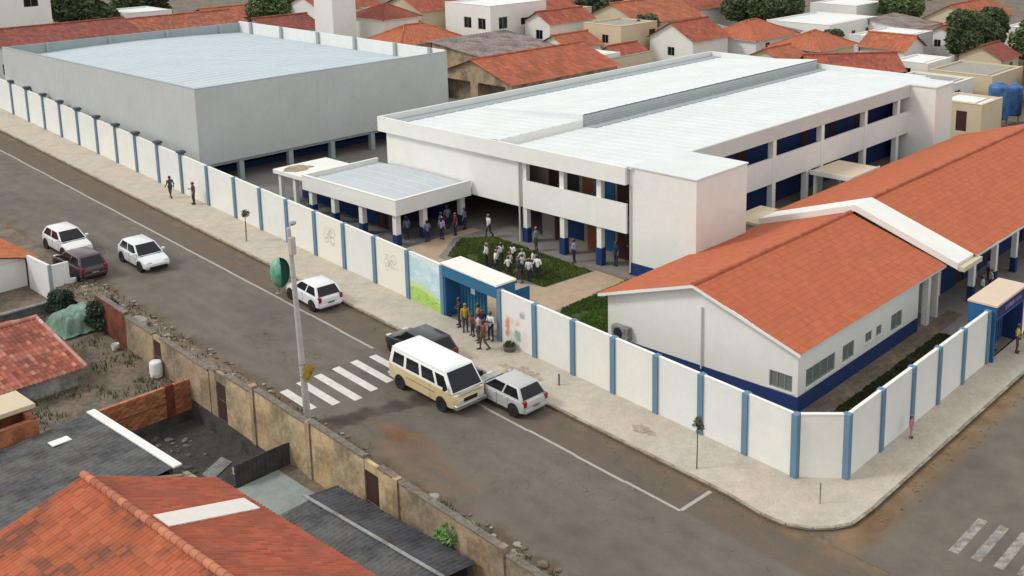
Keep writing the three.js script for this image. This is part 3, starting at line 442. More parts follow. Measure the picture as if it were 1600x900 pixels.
// ---------------------------------------------------------------- main school building
{
  const t = thing('school_building', 'white two-storey school building with long pale metal roofs', 'building', [33, 1.1, -31]);
  const FX = 12.7, LZ = -43, RZ = -19.3, BX = 54.5, G = 1.15, S = 3.75, SILL = 5.65, LINT = 6.95, TOP = 8.05;
  part('floor', box(FX - 0.5, BX, 0.2, G, LZ, RZ + 0.3), mat([0.24, 0.21, 0.18], { map: 'concrete', size: 5 }), t);  // floor colour darkened to stand for shade under the colonnade
  part('slab', box(FX + 0.22, BX - 0.2, S + 0.02, S + 0.4, LZ + 0.2, RZ - 0.22), M.innerShade, t);
  part('ceiling', box(FX + 0.22, BX - 0.2, LINT + 0.02, LINT + 0.2, LZ + 0.2, RZ - 0.22), M.whiteCool, t);
  part('wall', box(FX, FX + 0.22, S, LINT, LZ, -29.13), M.white, t); part('wall', box(FX, BX, 0.3, LINT, LZ - 0.2, LZ), M.white, t); part('wall', box(BX - 0.2, BX, 0.3, LINT, LZ, RZ), M.white, t);
  const cols = [-28.9, -25.5, -22.3];
  for (const z of cols) { const c = part('column', bev(FX + 0.1, FX + 0.45, G, LINT, z - 0.19, z + 0.19, 0.015), M.white, t); part('column_base', bev(FX + 0.06, FX + 0.49, G, G + 1.15, z - 0.24, z + 0.24, 0.01), M.navy, c); }
  const zs = [-28.68, -25.72, -25.28, -22.52, -22.08, -19.95]; for (let i = 0; i < 6; i += 2) part('parapet', box(FX - 0.05, FX + 0.1, S, SILL, zs[i] - (i ? 0.22 : 0.24), zs[i + 1] + (i < 4 ? 0.215 : 0.04)), M.white, t);
  
  // fascia band round the roof
  const f = 12.35;
  part('fascia', box(f, f + 0.18, LINT, TOP, -43.75, -19.75), M.white, t); part('fascia', box(f + 0.18, BX, LINT + 0.3, TOP, -43.75, -43.57), M.whiteCool, t); part('fascia', box(18.02, 50, LINT, TOP - 0.05, -19.42, -19.22), M.fascia, t); part('fascia', box(f + 0.18, 12.74, LINT, TOP, -19.93, -19.75), M.fascia, t);
  part('soffit', box(f + 0.18, FX + 0.25, LINT + 0.005, LINT + 0.1, -43.5, -20), M.white, t);
  part('fascia', box(BX + 0.01, BX + 0.19, LINT, TOP, -43.75, -20), M.whiteCool, t);
  part('gutter', [box(f + 0.18, BX, TOP - 0.55, TOP - 0.45, -43.57, -42.3)], M.grey, t);
  // roofs: left slope rises to a glazed step, right slope falls to the eave
  part('roof_sheet', ribbed(V3(f + 0.18, TOP - 0.5, -42.3), V3(8.4, 0, 0), V3(0, 0.55, 11.3)), M.roofWhite, t);
  part('roof_sheet', ribbed(V3(20.93, TOP - 0.5, -42.3), V3(BX - 20.93, 0, 0), V3(0, 0.92, 11.3)), M.roofWhite, t);
  part('roof_sheet', ribbed(V3(f + 0.18, TOP - 0.5, -31), V3(BX - f - 0.18, 0, 0), V3(0, 0.42, 11.6), { pitch: 1.05 }), M.roofWhite, t);
  const st1 = part('clerestory', box(21, BX - 0.3, TOP - 0.5, TOP + 0.36, -31.1, -31.0), M.grey, t); { const lm = mat([0.46, 0.50, 0.49], { map: 'metal', size: 4 }); for (let i = 0; i < 4; i++) part('louvre', box(21.05, BX - 0.35, TOP - 0.40 + i * 0.18, TOP - 0.24 + i * 0.18, -31.0, -30.95), lm, st1); }
  part('step_wall', box(f + 0.2, 20.95, TOP - 0.5, TOP + 0.04, -31.08, -30.95), M.white, t);
  part('step_end', poly([[20.88, TOP - 0.62, -42.3], [20.88, TOP - 0.02, -30.96], [20.88, TOP + 0.44, -30.96], [20.88, TOP - 0.47, -42.3], [21, TOP - 0.62, -42.3], [21, TOP - 0.02, -30.96], [21, TOP + 0.44, -30.96], [21, TOP - 0.47, -42.3]], [[0, 1, 2, 3], [4, 7, 6, 5], [1, 5, 6, 2], [3, 2, 6, 7]]), M.roofWhite, t);
  part('valley_gutter', box(21, BX - 0.3, TOP - 0.47, TOP - 0.40, -30.95, -29.9), M.grey, t);
  // stair tower at the front right corner
  const b = part('stair_tower', box(12.75, 18.0, 0.2, 8.0, -19.74, -14.65), M.white, t); part('tower_cap', bev(12.68, 18.07, 8.003, 8.12, -19.7, -14.58, 0.02), M.roofWhite, b); part('skirting', [box(12.72, 12.745, 0.2, 1.95, -19.74, -14.65), box(12.72, 18.03, 0.2, 1.95, -14.645, -14.62)], M.navy, b);
  const b2 = part('rear_tower', box(50, 53.4, 0.2, 7.9, -20.5, -16.9), M.white, t); part('tower_cap', bev(49.92, 53.5, 7.905, 8.05, -20.6, -16.8, 0.02), M.roofWhite, b2);
  // right side gallery
  for (const x of [21.6, 28.5, 35.3, 42.2, 48]) part('column', bev(x - 0.22, x + 0.22, G, LINT, RZ - 0.42, RZ + 0.03, 0.015), M.whiteCool, t);
  for (const x of [24, 33.2]) part('column', bev(x - 0.18, x + 0.18, G, S, RZ - 0.42, RZ + 0.02, 0.015), M.whiteCool, t);
  part('parapet', box(18.02, 50, S, SILL, RZ - 0.2, RZ), M.whiteCool, t);
  // inner walls behind the galleries, coloured dark to stand for shade; doors and boards
  const IX = 14.6;
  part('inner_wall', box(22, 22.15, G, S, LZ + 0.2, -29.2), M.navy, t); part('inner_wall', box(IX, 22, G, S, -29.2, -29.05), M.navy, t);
  part('inner_wall', holed('z', IX, 0.15, -29.05, -20.95, G, S, [[-27.9, -26.9, G, 3.2], [-24.9, -23.9, G, 3.2], [-22.3, -21.3, G, 3.2]]), M.innerShade, t);
  part('inner_wall', holed('z', IX, 0.15, LZ + 0.2, -20.95, S + 0.4, LINT, [[-28.4, -27.4, S + 0.4, 6.5], [-25.3, -24.3, S + 0.4, 6.5], [-22.3, -21.3, S + 0.4, 6.5]]), M.innerShade, t);
  
  for (const [z0, z1, y0, y1, m] of [[-27.88, -26.92, G, 3.18, M.doorDark], [-24.88, -23.92, G, 3.18, M.doorBrown], [-22.28, -21.32, G, 3.18, M.doorDark], [-28.38, -27.42, S + 0.4, 6.48, M.doorDark], [-25.28, -24.32, S + 0.4, 6.48, M.doorBrown], [-22.28, -21.32, S + 0.4, 6.48, M.doorDark]]) { const d = part('door', box(IX + 0.02, IX + 0.08, y0, y1, z0, z1), m, t); part('door_handle', box(IX - 0.03, IX + 0.02, y0 + 0.95, y0 + 1.05, z1 - 0.18, z1 - 0.06), M.chrome, d); }
  part('notice_board', box(IX - 0.06, IX - 0.005, 1.7, 3.2, -27 + 0.4, -25.2), M.navy, t); part('notice_board', box(IX - 0.06, IX - 0.005, 1.5, 3.1, -23.8, -22.5), M.blue, t); part('notice_board', box(IX - 0.06, IX - 0.005, 5.0, 6.4, -24.2, -22.5), M.blue, t); part('notice_board', box(IX - 0.06, IX - 0.005, 5.0, 6.3, -27.3, -25.6), M.dark, t);
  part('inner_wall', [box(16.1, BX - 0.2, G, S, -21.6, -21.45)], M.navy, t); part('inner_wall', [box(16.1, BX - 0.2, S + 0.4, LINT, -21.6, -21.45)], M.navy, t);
  for (let i = 0; i < 6; i++) { const x = 22.5 + i * 4.4; part('door', box(x, x + 1, G, 3.25, -21.44, -21.4), M.doorDark, t); part('door', box(x, x + 1, S + 0.4, 6.4, -21.44, -21.4), M.doorDark, t); }
  
  part('downpipe', [cyl(0.06, 0.06, 5.9, FX - 0.09, 1.2, -29.2, 8)], M.fascia, t); part('downpipe', [cyl(0.05, 0.05, 5.6, 12.66, 1.3, -19.6, 8)], M.fascia, t);
}
// ---------------------------------------------------------------- covered court in front of it
{
  const t = thing('covered_court', 'white flat canopy on square columns in front of the school', 'canopy', [9.2, 1.5, -39]);
  const X0 = 6.0, X1 = 12.55, Z0 = -44.3, Z1 = -33.9, T = 4.75, B = 3.72;
  part('fascia', box(X0, X0 + 0.16, B, T, Z0, Z1), M.white, t); part('fascia', box(X0 + 0.16, X1, B, T, Z1 - 0.16, Z1), M.whiteCool, t); part('fascia', box(X0 + 0.16, X1, B, T, Z0, Z0 + 0.16), M.white, t);
  part('coping', [bev(X0 - 0.04, X0 + 0.2, T + 0.002, T + 0.05, Z0 - 0.03, Z1 + 0.03, 0.01), bev(X0 + 0.2, X1, T + 0.002, T + 0.05, Z1 - 0.2, Z1 + 0.03, 0.01), bev(X0 + 0.2, X1, T + 0.002, T + 0.05, Z0 - 0.03, Z0 + 0.2, 0.01)], M.white, t);
  const R = [], n = 8; for (let i = 0; i < n; i++) { const f = (k) => [mix(Z0 + 0.16, Z1 - 0.16, k / n), T - 0.3 + 0.14 * Math.sin(Math.PI * k / n)]; const [za, ya] = f(i), [zb, yb] = f(i + 1); R.push(ribbed(V3(X0 + 0.16, ya, za), V3(X1 - X0 - 0.16, 0, 0), V3(0, yb - ya, zb - za), { pitch: 1.1, h: 0.03 })); } part('roof', R, M.roofCanopy, t);
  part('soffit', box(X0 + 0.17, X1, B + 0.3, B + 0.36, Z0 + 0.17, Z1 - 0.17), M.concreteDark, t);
  for (const [x, z] of [[6.35, -43.6], [6.35, -41], [6.35, -37.9], [6.45, -34.45], [8.7, -34.45], [12.2, -34.6]]) { const c = part('column', bev(x - 0.19, x + 0.19, 1.2, B, z - 0.19, z + 0.19, 0.015), M.whiteCool, t); part('column_base', bev(x - 0.215, x + 0.215, 1.2, gy(x, z) + 0.8, z - 0.215, z + 0.215, 0.01), M.navy, c); }
  const w = part('side_slab', [bev(X0, X1 - 2, 4.3, 4.62, -47.9, Z0 - 0.02, 0.02)], M.white, t); w.userData.label = 'thinner white slab at the left end with an earthy stained top'; part('stained_top', shapeSheet(blob2(7.3, -46.6, 1.1, 0.9, 36, 0.3, 4.4), 4.628), mat([0.46, 0.32, 0.23], { map: 'dirt', size: 2 }), w);
  for (const z of [-47.4, -45.6]) part('column', bev(6.2, 6.5, 1.4, 4.29, z - 0.15, z + 0.15, 0.01), M.whiteCool, t);
  part('shade_wall', [box(8.0, 8.15, 1.4, B + 0.3, -47.4, -36.3)], M.navy, t); part('shade_wall', [box(11.6, 11.75, 1.4, B + 0.3, -43.9, -35.4)], M.navy, t);  // dark walls added behind the columns to read as canopy shade
  part('door', box(7.93, 7.99, 1.7, 3.7, -38.4, -37.6), M.doorDark, t); part('door', box(7.93, 7.99, 1.7, 3.7, -37.2, -36.5), M.doorBrown, t);
}
// ---------------------------------------------------------------- two red-roofed classroom buildings
const SCHOOL_TILE = { cols: [[0.44, 0.113, 0.047], [0.42, 0.108, 0.046], [0.43, 0.116, 0.05], [0.41, 0.109, 0.048]], vary: 0.08, stain: 0.14, stainCol: [0.30, 0.085, 0.045], pitch: 0.26, row: 0.42, amp: 0.026, step: 0.008 };
{
  const t = thing('classroom_block', 'single-storey white classroom block with orange tiled gable roof and blue skirting, nearest the corner', 'building', [12.8, 0.3, -8.8]);
  const X0 = 5.0, X1 = 20.6, Z0 = -14.8, Z1 = -2.9, ZR = -8.85, E = 3.42, Rr = 5.28, B = -0.1;
  const gabHole = [[-4.5, -3.2, 1.15, 2.0]];
  // gable walls: the near one is cut for its window
  part('gable_wall', gableWall(X0, Z0, -8.9, B, E, Rr - 0.06, -8.9).translate(0, 0, 0), M.white, t);
  { const th = 0.2, yAt = (z) => mix(Rr - 0.06, E, (z + 8.9) / (Z1 + 8.9)); const P = (z) => [[X0, yAt(z), z], [X0 + th, yAt(z), z]]; part('gable_wall', [...holed('z', X0, th, -8.9, Z1, B, E, gabHole), poly([[X0, E, -8.9], [X0, E, Z1], [X0, Rr - 0.06, -8.9], [X0 + th, E, -8.9], [X0 + th, E, Z1], [X0 + th, Rr - 0.06, -8.9]], [[0, 1, 2], [3, 5, 4], [1, 4, 5, 2]])], M.white, t); }
  part('gable_wall', gableWall(X1 - 0.2, Z0, Z1, B, E, Rr - 0.06, ZR), M.white, t);
  const wins = [[5.75, 8.55, 1.2, 2.15], [9.3, 10.5, 1.25, 2.15], [11.7, 12.4, 1.5, 2.05], [12.9, 13.5, 1.5, 2.05], [14.6, 15.9, 1.2, 2.15]];
  part('side_wall', holed('x', Z1 - 0.2, 0.2, X0 + 0.2, 17.9, B, E, wins), M.white, t); part('side_wall', box(X0 + 0.2, X1 - 0.2, B, E, Z0, Z0 + 0.2), M.whiteCool, t); part('side_wall', box(17.7, 17.9, B, E, -6, Z1 - 0.2), M.whiteCool, t);
  wins.forEach(([a, b, c, d], i) => windowIn(t, 'x', Z1, 1, a, b, c, d, i === 0 ? 4 : 2)); windowIn(t, 'z', X0, -1, -4.5, -3.2, 1.15, 2.0, 3);
  part('inner_wall', box(5.3, 17.7, 0, E, -7.2, -7.05), M.white, t);
  part('skirting', [box(X0 - 0.03, X0 - 0.003, B, 1.02, Z0, Z1 + 0.03), box(X0 - 0.003, 17.9, B, 1.02, Z1 + 0.003, Z1 + 0.03)], M.navy, t);
  const ov = 0.42, k = (Rr - E) / (ZR - Z0), kb = (Rr - E) / (Z1 - ZR);
  const za = Z0 - 0.35, zb = Z1 + 0.35, ya = E - k * 0.35, yb = E - kb * 0.35, xa = X0 - ov, xb = X1 + 0.1;
  part('roof_slope', tileSlope(V3(xa, ya + 0.1, za), V3(xb - xa, 0, 0), V3(0, Rr - ya, ZR - za), { ...SCHOOL_TILE, sd: 3 }), M.tile, t, true);
  part('roof_slope', tileSlope(V3(xa, yb + 0.1, zb), V3(xb - xa, 0, 0), V3(0, Rr - yb, ZR - zb), { ...SCHOOL_TILE, sd: 5 }), M.tile, t, true);
  part('ridge', ridgeTiles(V3(xa, Rr + 0.12, ZR), V3(xb, Rr + 0.12, ZR), 0.14, [[0.40, 0.11, 0.055]]), M.tile, t, true);
  const barge = (z, y, dz) => poly([[xa - 0.02, y - 0.06, z], [xa - 0.02, y + 0.1, z], [xa - 0.02, Rr + 0.1, ZR], [xa - 0.02, Rr - 0.06, ZR], [xa + 0.06, y - 0.06, z], [xa + 0.06, y + 0.1, z], [xa + 0.06, Rr + 0.1, ZR], [xa + 0.06, Rr - 0.06, ZR]], [[0, 1, 2, 3], [4, 7, 6, 5], [1, 5, 6, 2], [0, 3, 7, 4], [0, 4, 5, 1]]);
  part('bargeboard', barge(za, ya), M.white, t); part('bargeboard', barge(zb, yb), M.white, t);
  part('eave_board', box(xa, xb, yb - 0.02, yb + 0.1, zb - 0.05, zb - 0.01), M.fascia, t); part('soffit', [box(xa + 0.07, xb, yb - 0.03, yb + 0.02, Z1 + 0.005, zb - 0.06), box(xa + 0.07, xb, ya - 0.03, ya + 0.02, za + 0.06, Z0 - 0.005)], M.white, t);
  part('downpipe', [cyl(0.05, 0.05, 3.3, X0 - 0.09, 0.9, -8.5, 8)], M.fascia, t);
  part('porch_column', bev(18.9, 19.25, 0, 3.3, -3.15, -2.8, 0.015), M.whiteCool, t); part('porch_wall', box(17.95, 21.6, 0, 3.2, -6.2, -6.05), M.navy, t);
  // outdoor air-conditioning unit on brackets
  const ac = part('air_conditioner', bev(X0 - 0.42, X0 - 0.05, 1.15, 1.9, -14.2, -13.1, 0.03), mat([0.30, 0.29, 0.28], { map: 'stain', size: 1 }), t); part('fan_grille', (() => { const g = new THREE.CylinderGeometry(0.3, 0.3, 0.03, 20); g.rotateZ(Math.PI / 2); g.translate(X0 - 0.43, 1.53, -13.75); return g; })(), M.dark, ac); part('bracket', [box(X0 - 0.4, X0, 1.05, 1.13, -14.0, -13.93), box(X0 - 0.4, X0, 1.05, 1.13, -13.4, -13.33)], M.steel, ac);
}
{
  const t = thing('classroom_block', 'farther white classroom block with orange tiled roof and white gable band, behind the navy portal', 'building', [37, 0.3, -8.7]);
  const X0 = 23.6, X1 = 52, Z0 = -15.2, Z1 = -4.2, ZR = -8.6, E = 3.7, Rr = 5.85, B = -0.1, za = -15.7, zb = -1.75;
  const ya = 3.62, yb = 3.62;
  part('gable_wall', gableWall(X0, Z0, Z1, B, E - 0.1, Rr - 0.3, ZR), M.white, t); part('gable_wall', gableWall(X1 - 0.2, Z0, Z1, B, E - 0.1, Rr - 0.3, ZR), M.white, t);
  part('side_wall', holed('x', Z1 - 0.2, 0.2, X0 + 0.2, X1 - 0.2, B, E, [0, 1, 2, 3, 4].map((i) => [26 + i * 5, 27.2 + i * 5, 0.2, 2.5])), M.navy, t); part('side_wall', box(X0 + 0.2, X1 - 0.2, B, E - 0.05, Z0, Z0 + 0.2), M.whiteCool, t);
  for (let i = 0; i < 5; i++) part('door', box(26.02 + i * 5, 27.18 + i * 5, 0.2, 2.48, Z1 - 0.14, Z1 - 0.08), M.doorDark, t);
  part('roof_slope', tileSlope(V3(22.9, ya, za), V3(X1 - 22.4, 0, 0), V3(0, Rr - ya, ZR - za), { ...SCHOOL_TILE, sd: 8 }), M.tile, t, true);
  part('roof_slope', tileSlope(V3(22.9, yb, zb), V3(X1 - 22.4, 0, 0), V3(0, Rr - yb, ZR - zb), { ...SCHOOL_TILE, sd: 9 }), M.tile, t, true);
  part('ridge', ridgeTiles(V3(22.9, Rr + 0.03, ZR), V3(X1 + 0.5, Rr + 0.03, ZR), 0.14, [[0.40, 0.11, 0.055]]), M.tile, t, true);
  // white sloping band that closes the gap to the nearer block
  const x0 = 20.72, x1 = 22.89, d = 0.4, u = 0.05, P = []; for (const x of [x0, x1]) P.push([x, ya + u, za + 0.2], [x, Rr + u, ZR], [x, yb + u, zb - 0.15], [x, yb + u - d, zb - 0.15], [x, Rr + u - d, ZR], [x, ya + u - d, za + 0.2]);
  part('gable_band', poly(P, [[0, 6, 7, 1], [1, 7, 8, 2], [2, 8, 9, 3], [3, 9, 10, 4], [4, 10, 11, 5], [5, 11, 6, 0], [0, 1, 4, 5], [1, 2, 3, 4], [6, 11, 10, 7], [7, 10, 9, 8]]), M.white, t);
  part('gutter_box', [bev(20.75, 23.3, 3.2, 3.5, -1.88, -1.5, 0.02)], M.cream, t); part('eave_board', box(22.95, X1 + 0.5, yb - 0.14, yb - 0.005, zb + 0.01, zb + 0.05), M.fascia, t);
  for (const x of [24.2, 27.6, 31, 34.4, 37.8, 41.2, 44.6]) { const c = part('porch_column', bev(x - 0.17, x + 0.17, 0, yb - 0.1, -2.6, -2.26, 0.015), M.whiteCool, t); part('column_base', bev(x - 0.19, x + 0.19, 0, 1.2, -2.62, -2.24, 0.01), M.navy, c); }
  part('porch_floor', box(21, X1, -0.2, 0.18, -6, -1.6), M.floorTile, t);
}
{ // low cream walkway roofs between the blocks
  const t = thing('covered_walkway', 'cream flat walkway roof between the school building and the red roofs', 'canopy', [35, 1, -17.3]);
  part('roof_slab', bev(33.2, 37.6, 3.55, 3.75, -19.1, -15.6, 0.02), M.cream, t); part('edge_band', [box(33.15, 33.2, 3.5, 3.85, -19.1, -15.6), box(33.2, 37.6, 3.5, 3.85, -15.6, -15.55)], M.white, t);
  for (const [x, z] of [[33.6, -18.8], [37.2, -18.8], [33.6, -16], [37.2, -16]]) part('post', bev(x - 0.12, x + 0.12, 0.6, 3.55, z - 0.12, z + 0.12, 0.01), M.white, t);
  const u = thing('covered_walkway', 'short cream walkway roof tucked behind the stair tower', 'canopy', [22, 0.7, -16.3]);
  part('roof_slab', bev(20.5, 24.2, 3.2, 3.4, -17.6, -15.3, 0.02), M.cream, u); for (const [x, z] of [[20.8, -15.6], [23.9, -15.6], [23.9, -17.3]]) part('post', bev(x - 0.12, x + 0.12, 0.5, 3.2, z - 0.12, z + 0.12, 0.01), M.white, u);
}
// ---------------------------------------------------------------- near side: yards and houses below the street
const yd = (x, z) => gy(x, z) - 0.75;
{ // wall between the street verge and the yards
  const o = st(10, -13.5), t = thing('boundary_wall', 'weathered beige wall along the verge opposite the school', 'wall', [o.x, o.y, o.z]);
  const P0 = -13.62, P1 = -13.42, base = -1.0;
  const segs = [[-12, -4, 1.5, M.tan], [-4, 3.2, 1.6, M.tan], [3.2, 9.4, 1.75, M.tan], [9.4, 10.6, 1.8, M.beige], [11.55, 15.6, 1.85, M.beige], [15.6, 20.2, 1.7, M.beige], [20.2, 22.7, 1.45, M.beige], [23.6, 24.2, 1.35, M.tan]];
  for (const [a, b, h, m] of segs) { part('panel', SB(P0, P1, base, h, a, b - 0.012), m, t); part('coping', SBev(P0 - 0.05, P1 + 0.06, h, h + 0.1, a, b - 0.01, 0.02), M.mortar, t); }
  part('panel', SB(P0 + 0.02, P1 - 0.02, 0.9, 1.4, 22.7, 23.6), M.tan, t); part('door', SB(P0 + 0.07, P0 + 0.12, base, 0.9, 22.72, 23.58), M.doorDark, t); part('panel', SB(P0 + 0.02, P1 - 0.02, 1.4, 1.8, 10.6, 11.55), M.beige, t); part('door', SB(P0 + 0.07, P0 + 0.12, base, 1.4, 10.62, 11.53), M.doorDark, t);  // dark door panels stand in for the shade of open doorways
  for (const s of [3.2, 9.4, 15.6, 20.2]) part('pier', SBev(P0 - 0.08, P1 + 0.03, base, 1.9, s - 0.16, s + 0.16, 0.02), M.tan, t);
  const o2 = st(30, -13.5), u = thing('boundary_wall', 'tan plaster yard wall with a dark doorway and a rust red end', 'wall', [o2.x, o2.y, o2.z]);
  for (const [a, b, h, m] of [[24.3, 29.2, 1.15, M.tan], [30.05, 33.2, 1.1, M.tan], [33.2, 36.8, 1.25, M.rust]]) { part('panel', SB(P0, P1, base, h, a, b - 0.012), m, u); part('coping', SBev(P0 - 0.05, P1 + 0.06, h, h + 0.09, a, b - 0.01, 0.02), M.mortar, u); }
  part('panel', SB(P0 + 0.02, P1 - 0.02, 0.9, 1.12, 29.2, 30.05), M.tan, u); part('door', SB(P0 + 0.06, P0 + 0.11, base, 0.9, 29.22, 30.03), M.doorDark, u);  // dark panel painted in for an unlit open doorway
}
// big terracotta house at the lower left
const OLD_TILE = { cols: [[0.345, 0.082, 0.042], [0.32, 0.075, 0.04], [0.365, 0.092, 0.047], [0.30, 0.075, 0.042], [0.34, 0.095, 0.055]], vary: 0.15, pitch: 0.22, row: 0.36, amp: 0.05, step: 0.014, seg: 5 };
{
  const t = thing('tiled_house', 'house with broad terracotta gable roof and pale skylight strip, lower left of the view', 'house', [-21.4, -0.4, -12]);
  const XR = -21.4, Z0 = -18.2, Z1 = -2, R = 3.05, E = 1.95, XE = -17.3, XW = -26.6, EW = 1.6;
  part('wall', [box(XW + 0.6, XE - 0.4, -1.2, 1.7, Z0 + 0.5, Z0 + 0.7), box(XE - 0.6, XE - 0.4, -1.2, 1.9, Z0 + 0.7, Z1), box(XW + 0.6, XW + 0.8, -1.2, 1.6, Z0 + 0.7, Z1), box(XW + 0.6, XE - 0.4, -1.2, 1.7, Z1 - 0.2, Z1)], M.tan, t);
  part('gable_wall', poly([[XW + 0.6, 1.7, Z0 + 0.5], [XE - 0.4, 1.7, Z0 + 0.5], [XR, R - 0.1, Z0 + 0.5], [XW + 0.6, 1.7, Z0 + 0.7], [XE - 0.4, 1.7, Z0 + 0.7], [XR, R - 0.1, Z0 + 0.7]], [[0, 2, 1], [3, 4, 5], [0, 3, 5, 2], [1, 2, 5, 4]]), M.tan, t);
  part('roof_slope', tileSlope(V3(XE, E, Z1 + 2.2), V3(0, 0, Z0 - Z1), V3(XR - XE, R - E, -2.2), { ...OLD_TILE, stain: 0.4, sd: 13 }), M.tile, t, true);
  part('roof_slope', tileSlope(V3(XW, EW, Z1), V3(0, 0, Z0 - Z1), V3(XR - XW, R - EW, 0), { ...OLD_TILE, cols: [[0.39, 0.10, 0.042], [0.35, 0.09, 0.04], [0.40, 0.115, 0.05]], stain: 0.75, sd: 21 }), M.tile, t, true);
  part('ridge', ridgeTiles(V3(XR, R + 0.07, Z0), V3(XR, R + 0.07, Z1), 0.15, [[0.46, 0.17, 0.09], [0.40, 0.15, 0.09], [0.36, 0.12, 0.07]]), M.tile, t, true);
  const k = (R - E) / (XE - XR), sl = (x) => R - k * (x - XR) + 0.09, za = -13.6, zb = -12.5; const sky = part('skylight', poly([[XR + 0.35, sl(XR + 0.35), za], [XE - 0.25, sl(XE - 0.25), za], [XE - 0.25, sl(XE - 0.25), zb], [XR + 0.35, sl(XR + 0.35), zb], [XR + 0.35, sl(XR + 0.35) - 0.05, za], [XE - 0.25, sl(XE - 0.25) - 0.05, za], [XE - 0.25, sl(XE - 0.25) - 0.05, zb], [XR + 0.35, sl(XR + 0.35) - 0.05, zb]], [[0, 3, 2, 1], [4, 5, 6, 7], [0, 1, 5, 4], [1, 2, 6, 5], [2, 3, 7, 6], [3, 0, 4, 7]]), mat([0.74, 0.69, 0.62], { map: 'plaster', size: 2, rough: 0.5 }), t); sky.userData.label = 'pale translucent strip let into the tiles';
}
{ // grey fibre-cement roof with a white ridge
  const t = thing('shed', 'long shed with dark grey corrugated roof and a white ridge strip', 'shed', [-21, -0.3, -22]);
  const x0 = -27.5, x1 = -17.6; const ys = (x) => mix(1.15, 1.72, (x - x0) / (x1 - x0));
  for (let i = 0; i < 5; i++) { const a = mix(x0, x1, i / 5), b = mix(x0, x1, (i + 1) / 5 + 0.012); part('roof_sheet', corrugated(V3(a, ys(a) + i * 0.012, -25.8), V3(0, 0, 7.4), V3(b - a, ys(b) - ys(a), 0), { pitch: 0.3, amp: 0.03 }), M.fibro, t); }
  part('ridge_strip', [bev(x1 - 0.25, x1 + 0.12, 1.74, 1.84, -25.9, -18.3, 0.02)], M.whiteCool, t);
  part('wall', [box(x0 + 0.2, x1 - 0.1, -1.0, 1.05, -25.6, -25.45), box(x1 - 0.25, x1 - 0.1, -1.0, 1.62, -25.45, -18.7), box(x0 + 0.2, x1 - 0.25, -1.0, 1.05, -18.75, -18.6)], M.darkWall, t);
  part('patch_sheet', bev(-20.1, -19.3, 1.65, 1.7, -24.6, -24.1, 0.01), M.whiteCool, t);
}
{ // small lean-to with white slab at the left edge
  const t = thing('lean_to', 'small red-walled lean-to under a cream slab at the left edge', 'shed', [-21.5, 0.1, -27]);
  part('wall', [box(-24, -19.9, -0.5, 2.35, -27.4, -27.2), box(-20.1, -19.9, -0.5, 2.35, -27.2, -25.95), box(-24, -20.1, -0.5, 2.3, -26.15, -25.95)], M.rust, t); part('front_panel', box(-24, -19.88, 0.8, 2.3, -25.95, -25.9), M.brick, t);
  part('roof_slab', bev(-24, -19.55, 2.36, 2.58, -28.9, -26.9, 0.02), M.cream, t);
}
{ // weathered tile roof house
  const t = thing('tiled_house', 'low house with mottled weathered red roof beside the dirt yard', 'house', [-19.5, 0.4, -34]);
  const x0 = -24, x1 = -15.4, zE = -31.2, zR = -36.6, zB = -40.5, E = 1.55, R = 2.75;
  part('wall', [box(x0 + 0.4, x1 - 0.35, -0.5, E - 0.05, zE - 0.6, zE - 0.4)], mat([0.40, 0.395, 0.37], { map: 'stain', size: 4, bump: 0.006 }), t); part('wall', [box(x1 - 0.55, x1 - 0.35, -0.5, E, zB + 0.4, zE - 0.6), box(x0 + 0.4, x1 - 0.35, -0.5, E, zB + 0.4, zB + 0.6)], M.tan, t);
  part('gable_wall', poly([[x1 - 0.35, E, zE - 0.5], [x1 - 0.35, E, zB + 0.4], [x1 - 0.35, R - 0.1, zR], [x1 - 0.55, E, zE - 0.5], [x1 - 0.55, E, zB + 0.4], [x1 - 0.55, R - 0.1, zR]], [[0, 1, 2], [3, 5, 4], [0, 2, 5, 3], [1, 4, 5, 2]]), M.tan, t);
  const o = { ...OLD_TILE, cols: [[0.33, 0.09, 0.055], [0.28, 0.08, 0.05], [0.37, 0.12, 0.08], [0.42, 0.17, 0.12], [0.24, 0.07, 0.045]], vary: 0.3, stain: 0.85, stainCol: [0.13, 0.04, 0.03] };
  part('roof_slope', tileSlope(V3(x0, E, zE), V3(x1 - x0, 0, 0), V3(0, R - E, zR - zE), { ...o, sd: 31 }), M.tile, t, true); part('roof_slope', tileSlope(V3(x0, E, zB), V3(x1 - x0, 0, 0), V3(0, R - E, zR - zB), { ...o, sd: 33 }), M.tile, t, true);
  part('ridge', ridgeTiles(V3(x0, R + 0.06, zR), V3(x1, R + 0.06, zR), 0.13, [[0.40, 0.2, 0.15], [0.34, 0.14, 0.1]]), M.tile, t, true);
  part('verge_tiles', ridgeTiles(V3(x1 - 0.02, E + 0.07, zE), V3(x1 - 0.02, R + 0.06, zR), 0.09, [[0.42, 0.22, 0.17], [0.5, 0.33, 0.27]]), M.tile, t, true);
}
